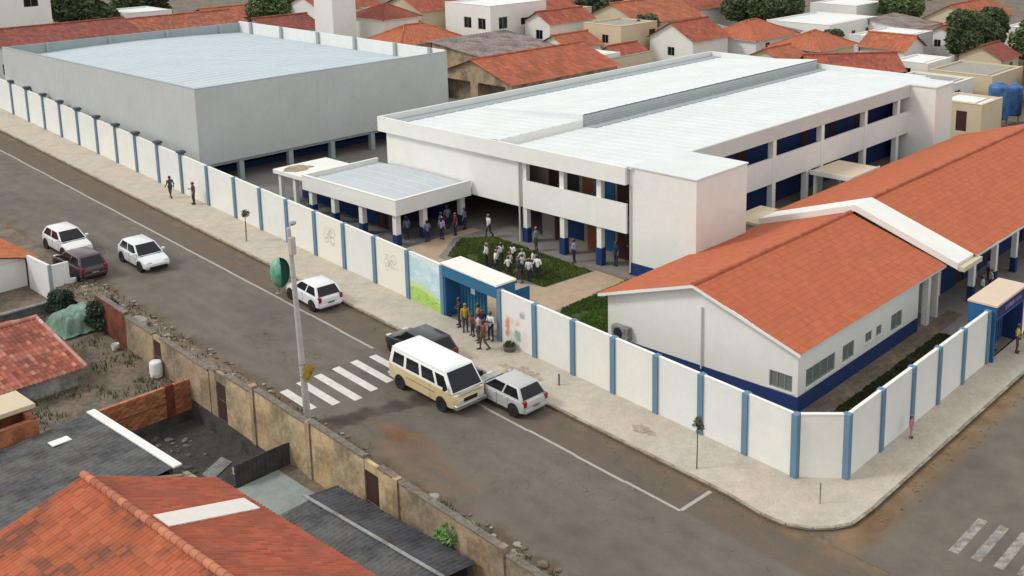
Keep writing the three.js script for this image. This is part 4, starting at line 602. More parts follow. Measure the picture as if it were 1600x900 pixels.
{ // low brick wall across the yard, every brick of its own
  const t = thing('brick_wall', 'low orange brick wall running across the dirt yard', 'wall', [-14, 0.2, -27.0]);
  const x0 = -17.0, x1 = -12.36, z = -27.0, top = 1.15, rows = 10, h = 0.16, L = 0.46, base = -0.45;
  part('mortar_core', box(x0, x1, base, top - 0.02, z - 0.085, z + 0.085), M.mortar, t);
  const bm = [0, 1, 2, 3].map((i) => mat([[0.50, 0.18, 0.075], [0.44, 0.155, 0.065], [0.56, 0.215, 0.09], [0.38, 0.135, 0.06]][i], { map: 'stain', size: 1.1 }));
  const full = bev(-L / 2 + 0.012, L / 2 - 0.012, 0, h - 0.018, -0.1, 0.1, 0.008); uvBox(full);
  for (let r = 0; r < rows; r++) { const n = Math.floor((x1 - x0) / L); for (let i = 0; i < n; i++) { const b = new THREE.Mesh(full, bm[Math.floor(hash(i, r) * 4)]); b.name = 'brick'; b.castShadow = b.receiveShadow = true; b.position.set(x0 + (i + 0.5 + (r % 2) * 0.4) * L - t.position.x, base + r * h - t.position.y, z + (hash(r, i) - 0.5) * 0.015 - t.position.z); t.add(b); } }
  part('pier', bev(-13.7, -13.3, base, top + 0.05, z - 0.16, z + 0.16, 0.02), M.rust, t);
   
  structure(part('soot_ground', [sheet(-17.6, -12.2, -27.0, -17.85, -0.95, 2, 3)], M.sootSoil));
  const q = thing('retaining_wall', 'sooty retaining wall round the sunken lot below the brick wall', 'wall', [-15.5, -0.9, -27]);
  part('panel', box(-17.5, -12.4, -1.1, base + 0.02, -27.12, -26.88), M.darkWall, q); part('panel', box(-17.55, -17.4, -1.1, 0.2, -26.85, -18), M.darkWall, q); part('panel', box(-17.4, -12.7, -1.1, 0.05, -18.05, -17.95), M.darkWall, q); part('panel', SB(-13.6, -13.44, -2.4, -0.98, 17.4, 28), M.darkWall, q);
}
{ // dark lot between the wall and the roofs
  const t = thing('dark_fence', 'dark board fence standing across the lot by the beige wall', 'fence', [-13.8, -0.1, -17.8]);
  for (let i = 0; i < 13; i++) { const x = -15.5 + i * 0.205; part('board', box(x + 0.006, x + 0.198, -0.9, 1.0 + 0.05 * hash(i, 1), -17.86, -17.82), i % 3 ? M.darkWall : M.fibroDark, t); } part('rail', [box(-15.5, -12.83, 0.7, 0.8, -17.9, -17.862), box(-15.5, -12.83, -0.2, -0.1, -17.9, -17.862)], M.darkWall, t);
  const c = structure(part('concrete_pad', drape(sheet(-16.0, -13.55, -17.7, -14.2, 0, 1, 1), -0.70), M.slabPale));
  const w = thing('low_wall', 'short dark block wall beside the pale concrete pad', 'wall', [-15, -0.2, -14]); part('wall', bev(-16.0, -14.3, -0.9, 0.35, -14.15, -13.98, 0.02), M.concreteDark, w);
  const s = thing('shed', 'shed with blackish corrugated roof and thin white ridge at the bottom edge', 'shed', [-15.5, -0.3, -9.5]);
  const y = (x) => 1.15 - Math.abs(x + 15.15) * 0.12;
  part('roof_sheet', corrugated(V3(-15.15, y(-15.15), -13.3), V3(0, 0, 8.3), V3(1.55, -0.19, 0), { pitch: 0.24, amp: 0.025 }), M.fibroDark, s); part('roof_sheet', corrugated(V3(-17.0, y(-17), -13.0), V3(0, 0, 8), V3(1.85, 0.22, 0), { pitch: 0.24, amp: 0.025 }), M.fibro, s);
  part('ridge_strip', bev(-15.22, -15.08, 1.17, 1.24, -13.4, -5, 0.015), M.steel, s); part('wall', [box(-16.8, -13.75, -1.1, 0.85, -13.0, -12.85), box(-13.85, -13.7, -1.1, 0.9, -12.85, -5.2), box(-16.8, -16.65, -1.1, 0.85, -12.85, -5.2)], M.darkWall, s);
}
{ // scrap in the dark lot
  const scraps = [['corrugated_sheet', 'bent pale corrugated sheet leaning in the dark lot', -14.4, -21.3, 1.6, 0.55, 0.5, 0.4], ['corrugated_sheet', 'second scrap roofing sheet lying nearer the red roof', -15.9, -19.2, 1.9, 0.5, 0.9, 0.15], ['scrap_board', 'grey board propped by the foot of the beige wall', -13.6, -20.3, 1.1, 0.4, -0.4, 0.5], ['scrap_board', 'short weathered plank lying among scrap', -15.0, -20.4, 1.3, 0.25, 1.3, 0.1]];
  for (const [n, lab, x, z, l, w, r, tilt] of scraps) { const o = local(n, corrugated(V3(-l / 2, 0, -w / 2), V3(l, 0, 0), V3(0, 0, w), { pitch: 0.16, amp: 0.02 }), n === 'scrap_board' ? M.tan : M.steel); o.position.set(x, -0.9 + Math.sin(tilt) * w * 0.5, z); o.rotation.set(tilt, r, 0, 'YXZ'); meta(o, lab, n === 'scrap_board' ? 'board' : 'metal sheet'); }
  const g = []; seed = 91; for (let i = 0; i < 60; i++) { const x = rr(-17.1, -13.7), z = rr(-26.4, -18.4), k = new THREE.DodecahedronGeometry(rr(0.04, 0.17), 0); k.scale(1, rr(0.3, 0.8), rr(0.7, 1.8)); k.rotateY(rr(0, 6)); k.translate(x, -0.92, z); g.push(k); }
  meta(part('rubble', g, M.concreteDark), 'rubble and junk strewn over the dark lot', 'rubble', null, 'stuff');
  const v = [], w = [], pale = []; for (let i = 0; i < 420; i++) { const s = rr(-6, 46), p = rr(-13.3, -11.3), q = st(s, p), k = new THREE.DodecahedronGeometry(rr(0.03, 0.12) * (rnd() < 0.08 ? 2.2 : 1), 0); k.scale(rr(0.7, 1.6), rr(0.3, 0.7), rr(0.7, 1.6)); k.rotateY(rr(0, 6)); k.translate(q.x, q.y + 0.04, q.z); (rnd() < 0.35 ? pale : v).push(k); }
  meta(part('rubble', v, M.dirt), 'clods and stones along the verge opposite the school', 'rubble', null, 'stuff'); const gut = []; for (let i = 0; i < 420; i++) { const onSide = rnd() < 0.55; let q; if (onSide) { const x = rr(-0.5, 26); q = V3(x, gy(x, 3.7) + 0.012, 3.68 + Math.pow(rnd(), 2) * 1.1); } else { q = st(rr(-1, 40), -3.02 - Math.pow(rnd(), 2) * 0.8, 0.01); } const k = new THREE.DodecahedronGeometry(rr(0.012, 0.05), 0); k.scale(1.3, 0.5, 1); k.rotateY(rr(0, 6)); k.translate(q.x, q.y, q.z); gut.push(k); }
  meta(part('grit', gut, M.dirt), 'grit and crumbs of earth swept along the kerbs', 'grit', null, 'stuff');
  meta(part('rubble', pale, M.concrete), 'pale broken concrete bits along the verge', 'rubble', null, 'stuff');
  for (const [s, p, l, lab] of [[22.6, -12.5, 0.9, 'large pale concrete block on the verge near the crossing'], [17.0, -12.4, 0.75, 'pale broken kerb block by the lamp post'], [34.2, -12.6, 1.1, 'long beige stone block on the verge past the yard wall'], [37.0, -12.7, 0.9, 'rounded pale block at the far end of the verge'], [14.4, -12.5, 0.6, 'small pale rock on the verge beyond the tar seam']]) { const q = st(s, p), g2 = new THREE.DodecahedronGeometry(l * 0.5, 1), a = g2.attributes.position; for (let i = 0; i < a.count; i++) { const k = 1 + 0.5 * fbm(a.getX(i) * 3 + s, a.getY(i) * 3, a.getZ(i) * 3, 3); a.setXYZ(i, a.getX(i) * k, a.getY(i) * k * 0.55, a.getZ(i) * k * 1.5); } g2.computeVertexNormals(); const b = local('concrete_block', g2, M.concrete); b.position.set(q.x, q.y + l * 0.12, q.z); meta(b, lab, 'block'); }
}
{ // white yard wall, cement wall and orange roof at the left edge
  const t = thing('yard_wall', 'white L-shaped wall corner in front of the parked maroon car', 'wall', [-11.9, 1.1, -43.0]);
  part('panel', box(-12.05, -11.9, 0.6, 3.25, -45.9, -43.05), M.whiteCool, t); part('panel', box(-11.9, -10.9, 0.6, 3.2, -43.15, -43.0), M.whiteCool, t); part('panel', box(-10.89, -10.0, 0.6, 2.1, -43.15, -43.0), M.whiteCool, t); part('joint_strip', box(-12.08, -11.87, 0.6, 3.28, -43.04, -42.97), M.grey, t);
  const u = thing('yard_wall', 'mossy grey cement wall between the white corner and the mottled roof', 'wall', [-14, 0.9, -41.6]); part('panel', box(-22, -10.6, 0.2, 1.55, -41.7, -41.52), M.concreteDark, u); part('coping', bev(-22, -10.5, 1.552, 1.66, -41.78, -41.44, 0.02), mat([0.27, 0.28, 0.25], { map: 'stain', size: 3 }), u);
  const h = thing('tiled_house', 'orange roofed house cut off by the left edge beside the street', 'house', [-15, 1.4, -53]);
  part('roof_slope', tileSlope(V3(-11.3, 2.9, -58), V3(0, 0, 12), V3(-6, 1.5, 0), { ...OLD_TILE, cols: [[0.46, 0.15, 0.06], [0.42, 0.13, 0.055]], sd: 41 }), M.tile, h, true); part('roof_slope', tileSlope(V3(-23.3, 2.9, -58), V3(0, 0, 12), V3(6, 1.5, 0), { ...OLD_TILE, sd: 43 }), M.tile, h, true);
  part('wall', [box(-22.8, -11.8, 0.6, 2.85, -57.6, -57.4), box(-11.95, -11.8, 0.6, 2.85, -57.4, -46.4), box(-22.8, -11.8, 0.6, 2.85, -46.55, -46.4), box(-22.8, -22.6, 0.6, 2.85, -57.4, -46.55)], M.white, h); part('gable_wall', poly([[-22.8, 2.85, -46.5], [-11.8, 2.85, -46.5], [-17.3, 4.2, -46.5]], [[0, 1, 2]]), M.white, h);
  const k = thing('shed', 'tiny orange roof tucked below the grey cement wall end', 'shed', [-17, 0.9, -44]); part('roof_slope', tileSlope(V3(-19, 1.75, -43.2), V3(3.6, 0, 0), V3(0, 0.6, -3), { ...OLD_TILE, cols: [[0.46, 0.16, 0.07]], sd: 47 }), M.tile, k, true); part('wall', [box(-18.8, -15.6, 0.3, 1.7, -45.8, -45.65), box(-15.75, -15.6, 0.3, 1.72, -45.65, -43.4), box(-18.8, -18.65, 0.3, 1.72, -45.65, -43.4)], M.teal, k);
  const wv = thing('low_roof', 'white slab roof at the left edge beside the far white car', 'roof', [-13, 1.8, -62]); part('slab', bev(-17, -10.6, 3.4, 3.6, -66, -58.8, 0.03), M.white, wv); part('wall', [box(-16.8, -10.8, 1.2, 3.4, -65.8, -65.65), box(-10.95, -10.8, 1.2, 3.4, -65.65, -59.0), box(-16.8, -10.8, 1.2, 3.4, -59.15, -59.0)], M.cream, wv);
}
{ // tarpaulin heap, barrel, bucket
  const g = new THREE.PlaneGeometry(2.7, 3.0, 34, 38); g.rotateX(-Math.PI / 2); const a = g.attributes.position;
  for (let i = 0; i < a.count; i++) { const x = a.getX(i), z = a.getZ(i), e = smooth(1, 0.55, Math.max(Math.abs(x) / 1.35, Math.abs(z) / 1.5)); a.setY(i, e * (0.85 + 0.5 * fbm(x * 0.9, z * 0.9, 61, 3)) + 0.14 * fbm(x * 3, z * 3, 63, 3) + 0.05); }
  g.computeVertexNormals(); const t = local('tarpaulin', g, M.tarp); t.position.set(-12.6, yd(-12.6, -38.6), -38.6); meta(t, 'crumpled pale green tarpaulin heaped in the corner of the yard', 'tarpaulin'); M.tarp.side = THREE.DoubleSide;
  const b = thing('barrel', 'white plastic barrel next to the dark doorway in the yard wall', 'barrel', [-12.7, yd(-12.7, -29.7), -29.7]); local('body', new THREE.LatheGeometry([[0, 0], [0.27, 0], [0.3, 0.08], [0.31, 0.4], [0.3, 0.78], [0.26, 0.86], [0, 0.86]].map((q) => new THREE.Vector2(...q)), 16), M.whiteCool, b); local('rim', (() => { const q = new THREE.TorusGeometry(0.305, 0.015, 6, 18); q.rotateX(Math.PI / 2); q.translate(0, 0.3, 0); return q; })(), M.whiteCool, b);
  const c = thing('bucket', 'small white bucket lying on the bare yard', 'bucket', [-12.6, yd(-12.6, -34.2), -34.2]); local('body', new THREE.LatheGeometry([[0, 0], [0.16, 0], [0.2, 0.34], [0.21, 0.34], [0.17, 0.02]].map((q) => new THREE.Vector2(...q)), 14), M.whiteCool, c); local('handle', (() => { const q = new THREE.TorusGeometry(0.2, 0.008, 5, 14, Math.PI); q.translate(0, 0.33, 0); return q; })(), M.steel, c);
}
// ---------------------------------------------------------------- town behind the school
const FAR_TILE = (sd, c) => ({ cols: c ?? [[0.37, 0.105, 0.055], [0.33, 0.09, 0.05], [0.41, 0.13, 0.07]], vary: 0.16, pitch: 0.34, row: 0.55, amp: 0.05, step: 0.014, seg: 3, stain: 0.45, sd });
const RED = [[0.33, 0.085, 0.045], [0.29, 0.072, 0.04], [0.36, 0.10, 0.053]], ORANGE = [[0.39, 0.115, 0.055], [0.35, 0.10, 0.05], [0.41, 0.13, 0.062]], MAROON = [[0.23, 0.06, 0.04], [0.2, 0.055, 0.04], [0.27, 0.075, 0.05]];
let houseN = 0;
function house(label, [x0, x1, z0, z1], h, roof, { rise = 1.5, wall = M.white, cols = RED, wins = [], flatM = M.whiteCool, turn = 0, name = 'house', cat = 'house', ov = 0.4 } = {}) {
  const cx = (x0 + x1) / 2, cz = (z0 + z1) / 2, g0 = gy(cx, cz), t = thing(name, label, cat, [cx, g0 - 0.75, cz], turn); const hx = (x1 - x0) / 2, hz = (z1 - z0) / 2, b = -0.4, e = h + 0.75; houseN++;
  const W = holed('z', -hx, 0.2, -hz, hz, b, e, wins.filter((w) => w[0] === 'x').map(([, c, y, w, hh]) => [c - w / 2, c + w / 2, y + 0.75, y + 0.75 + hh]));
  const W2 = holed('x', hz - 0.2, 0.2, -hx + 0.2, hx, b, e, wins.filter((w) => w[0] === 'z').map(([, c, y, w, hh]) => [c - w / 2, c + w / 2, y + 0.75, y + 0.75 + hh]));
  local('wall', W, wall, t); local('wall', W2, wall, t); local('wall', [box(hx - 0.2, hx, b, e, -hz, hz - 0.2)], wall, t); local('wall', [box(-hx + 0.2, hx - 0.2, b, e, -hz, -hz + 0.2)], wall, t);
  local('inner_wall', [box(-hx + 1.2, -hx + 1.3, b, e - 0.1, -hz + 0.3, hz - 1.2), box(-hx + 1.3, hx - 0.3, b, e - 0.1, hz - 1.3, hz - 1.2)], wall, t);
  for (const [f, c, y, w, hh, kind] of wins) { const yy = y + 0.75; if (kind === 'open') continue; if (kind === 'door') { local('door', f === 'x' ? box(-hx + 0.06, -hx + 0.11, yy, yy + hh, c - w / 2, c + w / 2) : box(c - w / 2, c + w / 2, yy, yy + hh, hz - 0.11, hz - 0.06), M.doorDark, t); continue; }
    const fr = 0.06, B = (a, q, r, s, d0, d1) => f === 'x' ? box(-hx + d0, -hx + d1, r, s, a, q) : box(a, q, r, s, hz - d1, hz - d0); const wn = local('window', [B(c - w / 2, c + w / 2, yy, yy + fr, 0.05, 0.12), B(c - w / 2, c + w / 2, yy + hh - fr, yy + hh, 0.05, 0.12), B(c - w / 2, c - w / 2 + fr, yy + fr, yy + hh - fr, 0.05, 0.12), B(c + w / 2 - fr, c + w / 2, yy + fr, yy + hh - fr, 0.05, 0.12), B(c - 0.02, c + 0.02, yy + fr, yy + hh - fr, 0.06, 0.11)], M.frame, t); local('pane', B(c - w / 2 + fr, c + w / 2 - fr, yy + fr, yy + hh - fr, 0.08, 0.09), M.glass, wn); }
  const T = (O, U, V) => tileSlope(O, U, V, FAR_TILE(houseN * 3 + 1, cols)); const y = e, R = e + rise, k = rise / (roof === 'gz' ? hx : hz) * ov;
  if (roof === 'gx') { local('roof_slope', T(V3(-hx - ov, y - k, -hz - ov), V3(2 * (hx + ov), 0, 0), V3(0, rise + k, hz + ov)), M.tile, t, true); local('roof_slope', T(V3(-hx - ov, y - k, hz + ov), V3(2 * (hx + ov), 0, 0), V3(0, rise + k, -hz - ov)), M.tile, t, true); for (const s of [-1, 1]) local('gable_wall', poly([[s * hx, y, -hz], [s * hx, y, hz], [s * hx, R - 0.05, 0], [s * (hx - 0.2), y, -hz], [s * (hx - 0.2), y, hz], [s * (hx - 0.2), R - 0.05, 0]], [[0, 1, 2], [3, 5, 4], [0, 2, 5, 3], [1, 4, 5, 2]]), wall, t); local('ridge', ridgeTiles(V3(-hx - ov, R + 0.05, 0), V3(hx + ov, R + 0.05, 0), 0.14, cols), M.tile, t, true); }
  else if (roof === 'gz') { local('roof_slope', T(V3(-hx - ov, y - k, -hz - ov), V3(0, 0, 2 * (hz + ov)), V3(hx + ov, rise + k, 0)), M.tile, t, true); local('roof_slope', T(V3(hx + ov, y - k, -hz - ov), V3(0, 0, 2 * (hz + ov)), V3(-hx - ov, rise + k, 0)), M.tile, t, true); for (const s of [-1, 1]) local('gable_wall', poly([[-hx, y, s * hz], [hx, y, s * hz], [0, R - 0.05, s * hz], [-hx, y, s * (hz - 0.2)], [hx, y, s * (hz - 0.2)], [0, R - 0.05, s * (hz - 0.2)]], [[0, 2, 1], [3, 4, 5], [0, 3, 5, 2], [1, 2, 5, 4]]), wall, t); local('ridge', ridgeTiles(V3(0, R + 0.05, -hz - ov), V3(0, R + 0.05, hz + ov), 0.14, cols), M.tile, t, true); }
  else if (roof === 'hip') { // four slopes as ribbed skins with tile colour
    const rl = Math.max(0.2, hx - hz), ex = hx + ov, ez = hz + ov; const skin = (a, b2, c, d, sd) => { const n = 14, m = 10, pos = [], col = [], idx = []; for (let j = 0; j <= m; j++) for (let i = 0; i <= n * 4; i++) { const u = i / (n * 4), v = j / m, p = a.clone().lerp(b2, u), q = d.clone().lerp(c, u), w = p.lerp(q, v); pos.push(w.x, w.y + 0.03 * Math.sin(i * Math.PI / 2) + (j % 2) * 0.02, w.z); const cc = cols[Math.floor(hash(i + sd, j * 3) * cols.length)], f = rr(0.85, 1.15); col.push(cc[0] * f, cc[1] * f, cc[2] * f); } const r = n * 4 + 1; for (let j = 0; j < m; j++) for (let i = 0; i < n * 4; i++) { const o = j * r + i; idx.push(o, o + 1, o + r + 1, o, o + r + 1, o + r); } const g = new THREE.BufferGeometry(); g.setAttribute('position', new THREE.Float32BufferAttribute(pos, 3)); g.setAttribute('color', new THREE.Float32BufferAttribute(col, 3)); g.setIndex(idx); g.computeVertexNormals(); return g; };
    const A = V3(-ex, y - 0.1, -ez), B = V3(ex, y - 0.1, -ez), C = V3(ex, y - 0.1, ez), D = V3(-ex, y - 0.1, ez), P = V3(-rl, R, 0), Q = V3(rl, R, 0);
    for (const [a, b2, c, d] of [[D, C, Q, P], [B, A, P, Q], [A, D, P, P.clone().add(V3(0, 0, 0.01))], [C, B, Q, Q.clone().add(V3(0, 0, -0.01))]]) local('roof_slope', skin(a, b2, c, d, houseN), M.tile, t, true);
    local('ridge', [...ridgeTiles(P, Q, 0.13, cols), ...ridgeTiles(A, P, 0.1, cols), ...ridgeTiles(B, Q, 0.1, cols), ...ridgeTiles(C, Q, 0.1, cols), ...ridgeTiles(D, P, 0.1, cols)], M.tile, t, true); local('eave', [box(-ex + 0.02, ex - 0.02, y - 0.16, y - 0.11, -ez + 0.02, ez - 0.02)], M.white, t); }
  else if (roof === 'shed') { local('roof_sheet', corrugated(V3(-hx - ov, y + rise, -hz - ov), V3(2 * (hx + ov), 0, 0), V3(0, -rise, 2 * (hz + ov)), { pitch: 0.5, amp: 0.05 }), flatM, t); local('gable_wall', [poly([[-hx, y, -hz], [-hx, y, hz], [-hx, y + rise * 0.92, -hz]], [[0, 1, 2]]), box(-hx, hx, y, y + rise * 0.92, -hz, -hz + 0.15)], wall, t); }
  else { local('roof_slab', [box(-hx + 0.2, hx - 0.2, e - 0.35, e - 0.2, -hz + 0.2, hz - 0.2)], flatM, t); local('coping', [bev(-hx - 0.04, -hx + 0.24, e + 0.002, e + 0.06, -hz, hz + 0.04, 0.01), bev(-hx + 0.24, hx, e + 0.002, e + 0.06, hz - 0.24, hz + 0.04, 0.01)], wall, t); }
  return t;
}
const win2 = (f, list, y = 1.2, w = 1.1, h = 1.1) => list.map((c) => [f, c, y, w, h]);
house('tall white block at the top left corner with one small window', [7, 21.5, -133, -118.8], 12, 'flat', { name: 'apartment_block', cat: 'building', wins: [['z', 5.0, 6.3, 1.7, 1.2], ['z', -3, 6.3, 1.7, 1.2], ['z', 0, 1.5, 1.4, 1.2]] });
house('long dark red roof directly behind the grey hall', [5, 24, -111, -102], 4.2, 'gx', { cols: MAROON, rise: 1.2, wins: win2('z', [-5, 0, 5]) });
house('rust red roof right of the dark one behind the hall', [25.5, 39, -114, -104], 3.6, 'gx', { cols: [[0.30, 0.085, 0.045], [0.36, 0.12, 0.06], [0.26, 0.075, 0.045]], rise: 1.3 });
house('small house with flat white roof beyond the rust roof', [31, 38, -128, -121], 4.2, 'flat', {});
house('low shed under brown tiles near the dirt lot', [43, 52, -126, -119], 2.6, 'gx', { cols: ORANGE, rise: 1.1, wall: M.tan });
house('maroon roofed house left of the white tower', [36.5, 43.5, -102, -95.2], 3.4, 'gx', { cols: MAROON, rise: 1.4 });
house('narrow tall white tower standing behind the hall parapet', [42.2, 45.6, -94.5, -90.8], 10.5, 'flat', { name: 'water_tower', cat: 'tower', wins: [] });
house('small maroon roofed house right of the white tower', [47.6, 53, -94.5, -88], 4.6, 'hip', { cols: MAROON, rise: 1.5 });
house('grey sheet roofed store between the red roofs behind the hall', [53, 60, -99, -90], 3.8, 'shed', { flatM: M.fibroGrey, rise: 0.9, wall: M.whiteCool });
house('red hip roofed cottage with cream wall behind the hall corner', [43.5, 52.8, -86.2, -79.8], 3.0, 'hip', { cols: ORANGE, rise: 1.7, wall: M.cream, wins: win2('z', [-2.5, 2]) });
house('red roof with a dark dormer opening above the white house', [54, 63, -96.5, -88.6], 5.0, 'gx', { cols: RED, rise: 1.7, wall: M.cream, wins: [['z', 1, 2.6, 1.6, 1.6]] });
house('big white two-storey house with dark windows under the top edge', [56.6, 66.5, -87, -78.6], 6.4, 'flat', { wins: [['z', -2.8, 3.4, 1.5, 1.5], ['z', 1.6, 3.6, 2.6, 0.9], ['z', -2.8, 0.6, 1.4, 1.3], ['x', 0, 3.4, 1.4, 1.4], ['x', 2.6, 3.4, 1.4, 1.4]] });
house('pinkish corrugated roof of a low workshop behind the school', [46.5, 58.5, -78, -69.4], 2.6, 'shed', { flatM: M.fibroPink, rise: 1.1, wall: M.tan });
house('wide red tiled roof over a dark open barn right behind the school', [37.6, 53.6, -66.5, -55.5], 2.9, 'gx', { rise: 1.9, cols: [[0.37, 0.10, 0.05], [0.34, 0.09, 0.045], [0.40, 0.115, 0.06]], wall: M.tan, wins: [['x', -2.5, 0, 4, 2.5, 'open'], ['x', 2.6, 0, 4, 2.5, 'open'], ['z', -5, 0, 4, 2.4, 'open']] });
house('white house with a pale garage door and cream gable', [61.5, 69.5, -77.5, -73.2], 4.6, 'gx', { rise: 1.2, cols: RED, wins: [['z', 1.6, 0, 2.6, 2.4], ['z', -2.2, 1.4, 1.2, 1.2], ['x', 0.3, 2.4, 1.2, 1.2]] });
house('beige block with a tall dark doorway at its right end', [66.2, 73.4, -71.8, -65.6], 4.6, 'flat', { wall: M.cream, flatM: M.concrete, wins: [['z', 2.6, 0.1, 1.3, 3.6, 'door'], ['x', 0.5, 2.3, 1.1, 1.1]] });
house('white gabled house standing behind the school roof', [70.6, 78, -64.6, -57.8], 3.4, 'gx', { rise: 1.9, cols: RED, wins: win2('x', [0]) });
house('large red roof filling the top centre of the town', [74, 87, -79, -68.5], 3.8, 'gx', { rise: 2.2, cols: ORANGE, wall: M.cream });
house('red roof partly hidden behind the large top-centre roof', [66, 75, -90, -81.5], 4.6, 'gx', { rise: 1.7, cols: RED, wall: M.cream });
house('orange hip roof just right of the white gabled house', [79.5, 89, -62, -54.5], 2.9, 'hip', { rise: 1.9, cols: ORANGE, wall: M.whiteCool, wins: win2('z', [-2, 2]) });
house('cream cottage with low gable at the end of the school roof', [72, 77.4, -51.2, -45.6], 2.4, 'gx', { rise: 1.2, cols: ORANGE, wall: M.cream });
house('bright orange hip roof behind the cream cottage', [78.4, 86.6, -51.5, -44.5], 3.1, 'hip', { rise: 1.7, cols: ORANGE, wall: M.cream });
house('long brick-red roof with a dark eave behind the school', [69.0, 79.4, -41.2, -35.4], 2.7, 'gx', { rise: 1.5, cols: [[0.31, 0.075, 0.045], [0.27, 0.065, 0.04], [0.35, 0.09, 0.05]], wall: M.tan, turn: -0.72 });
house('long low white building under the top edge', [93.5, 107, -62, -52], 3.6, 'flat', { wins: win2('z', [-4, 0, 4]) });
house('white flat-roofed house in front of the long white building', [92.5, 103, -48.5, -41.5], 3.3, 'flat', { wall: M.whiteCool, wins: [...win2('x', [-1.5, 1.5]), ...win2('z', [-3, 2])] });
house('house with pale pink shed roof beside the two white flats', [104.5, 113, -52, -45], 3.0, 'shed', { flatM: M.fibroPink, rise: 0.9 });
house('orange roof under the top right trees', [113, 127, -47.5, -40], 3.8, 'gx', { rise: 2, cols: ORANGE, wall: M.cream, wins: [['x', 0, 0.4, 2.2, 2, 'open']] });
house('house with white slab roof at the top right', [118, 125, -37.5, -31], 3.2, 'flat', {});
house('white flat building behind the rear stair tower', [69.5, 77.5, -32, -25], 2.9, 'flat', { flatM: M.concrete, wins: [['x', 1, 1.0, 1.4, 1.1], ['z', 0, 1.0, 1.4, 1.1]] });
house('cement grey flat roof with parapet left of the water tank', [79, 88, -31, -23.5], 3.0, 'flat', { wall: M.cream, flatM: M.concrete, wins: win2('x', [0]) });
house('small beige house with a white roof slab behind the far red roof', [64.4, 69.6, -23.4, -18.6], 3.0, 'flat', { wall: M.cream, flatM: M.whiteCool, wins: [['x', 0.4, 0.2, 1.1, 2, 'door']] });
house('salmon roof at the right edge below the dark trees', [86, 95, -22, -14.5], 2.9, 'gx', { rise: 1.5, cols: ORANGE, wall: M.tan });
house('brown walled shed at the right edge behind the far red roof', [73.6, 80, -17.4, -11.5], 2.6, 'shed', { wall: M.tan, flatM: M.fibroPink, rise: 0.6 });
house('red roof beyond the town centre under the top edge', [92, 103, -82, -73], 3.6, 'gx', { rise: 2, cols: RED });
house('distant white house at the top between the dark trees', [112, 121, -66, -58], 4, 'flat', { wins: win2('z', [-2, 2]) });
house('distant red roof behind the white tower', [52, 62, -116, -107], 3.8, 'gx', { cols: RED, rise: 1.8 });
house('distant cream house under the top edge left of centre', [64, 72, -107, -98], 4, 'gx', { cols: ORANGE, rise: 1.6, wall: M.cream });
house('farthest red roof at the very top of the town', [82, 94, -100, -90], 3.8, 'gx', { cols: RED, rise: 2 });
for (const [l, b, h, r, o] of [
  ['low orange roof squeezed between the pink workshop and the white garage house', [58.8, 64.6, -72.5, -67.6], 2.6, 'gx', { cols: ORANGE, rise: 1.2 }],
  ['red lean-to roof against the beige block', [61, 66, -65, -61.4], 2.3, 'gx', { cols: RED, rise: 0.9, wall: M.cream }],
  ['small white flat house right of the barn roof', [55.4, 60.5, -64.6, -60.9], 2.8, 'flat', {}],
  ['pale pink roof between the two hip roofs', [87.8, 92, -61, -55.5], 2.7, 'shed', { flatM: M.fibroPink, rise: 0.7 }],
  ['orange gable behind the bright hip roof', [88.2, 93.6, -44.5, -38.4], 2.9, 'gz', { cols: ORANGE, rise: 1.4 }],
  ['dusty red gable left of the upper right trees', [92, 97.5, -33, -27.6], 2.8, 'gx', { cols: MAROON, rise: 1.3, wall: M.cream }],
  ['white flat annex in front of the upper right trees', [82, 88.6, -37, -32.4], 2.8, 'flat', {}],
  ['grey sheet roof below the large top-centre roof', [79.2, 86.6, -67, -62.9], 2.6, 'shed', { flatM: M.fibroGrey, rise: 0.7 }],
  ['orange gable at the top right of the white tower', [62.6, 68.6, -95.5, -89.8], 3.4, 'gz', { cols: ORANGE, rise: 1.5 }],
  ['white walled house with red hip roof under the top edge', [69, 75.2, -98, -92.5], 3.4, 'hip', { cols: RED, rise: 1.6 }],
  ['cream flat house under the top centre edge', [76, 82, -90, -84.5], 3.6, 'flat', { wall: M.cream, flatM: M.concrete }],
  ['red gable right of the far dark tree', [96, 103.5, -92, -85.5], 3.4, 'gx', { cols: RED, rise: 1.6 }],
  ['tiny orange roof under the white flats', [104.6, 110, -43.5, -39], 2.7, 'gx', { cols: ORANGE, rise: 1.2 }],
  ['low salmon roof beyond the grey flat roof', [90, 96.4, -12.6, -6.5], 2.8, 'gx', { cols: ORANGE, rise: 1.3 }],
]) house(l, b, h, r, { wins: [['z', 0.4, 1.1, 1.1, 1.0], ['x', -0.3, 1.1, 1.0, 1.0]], ...o });
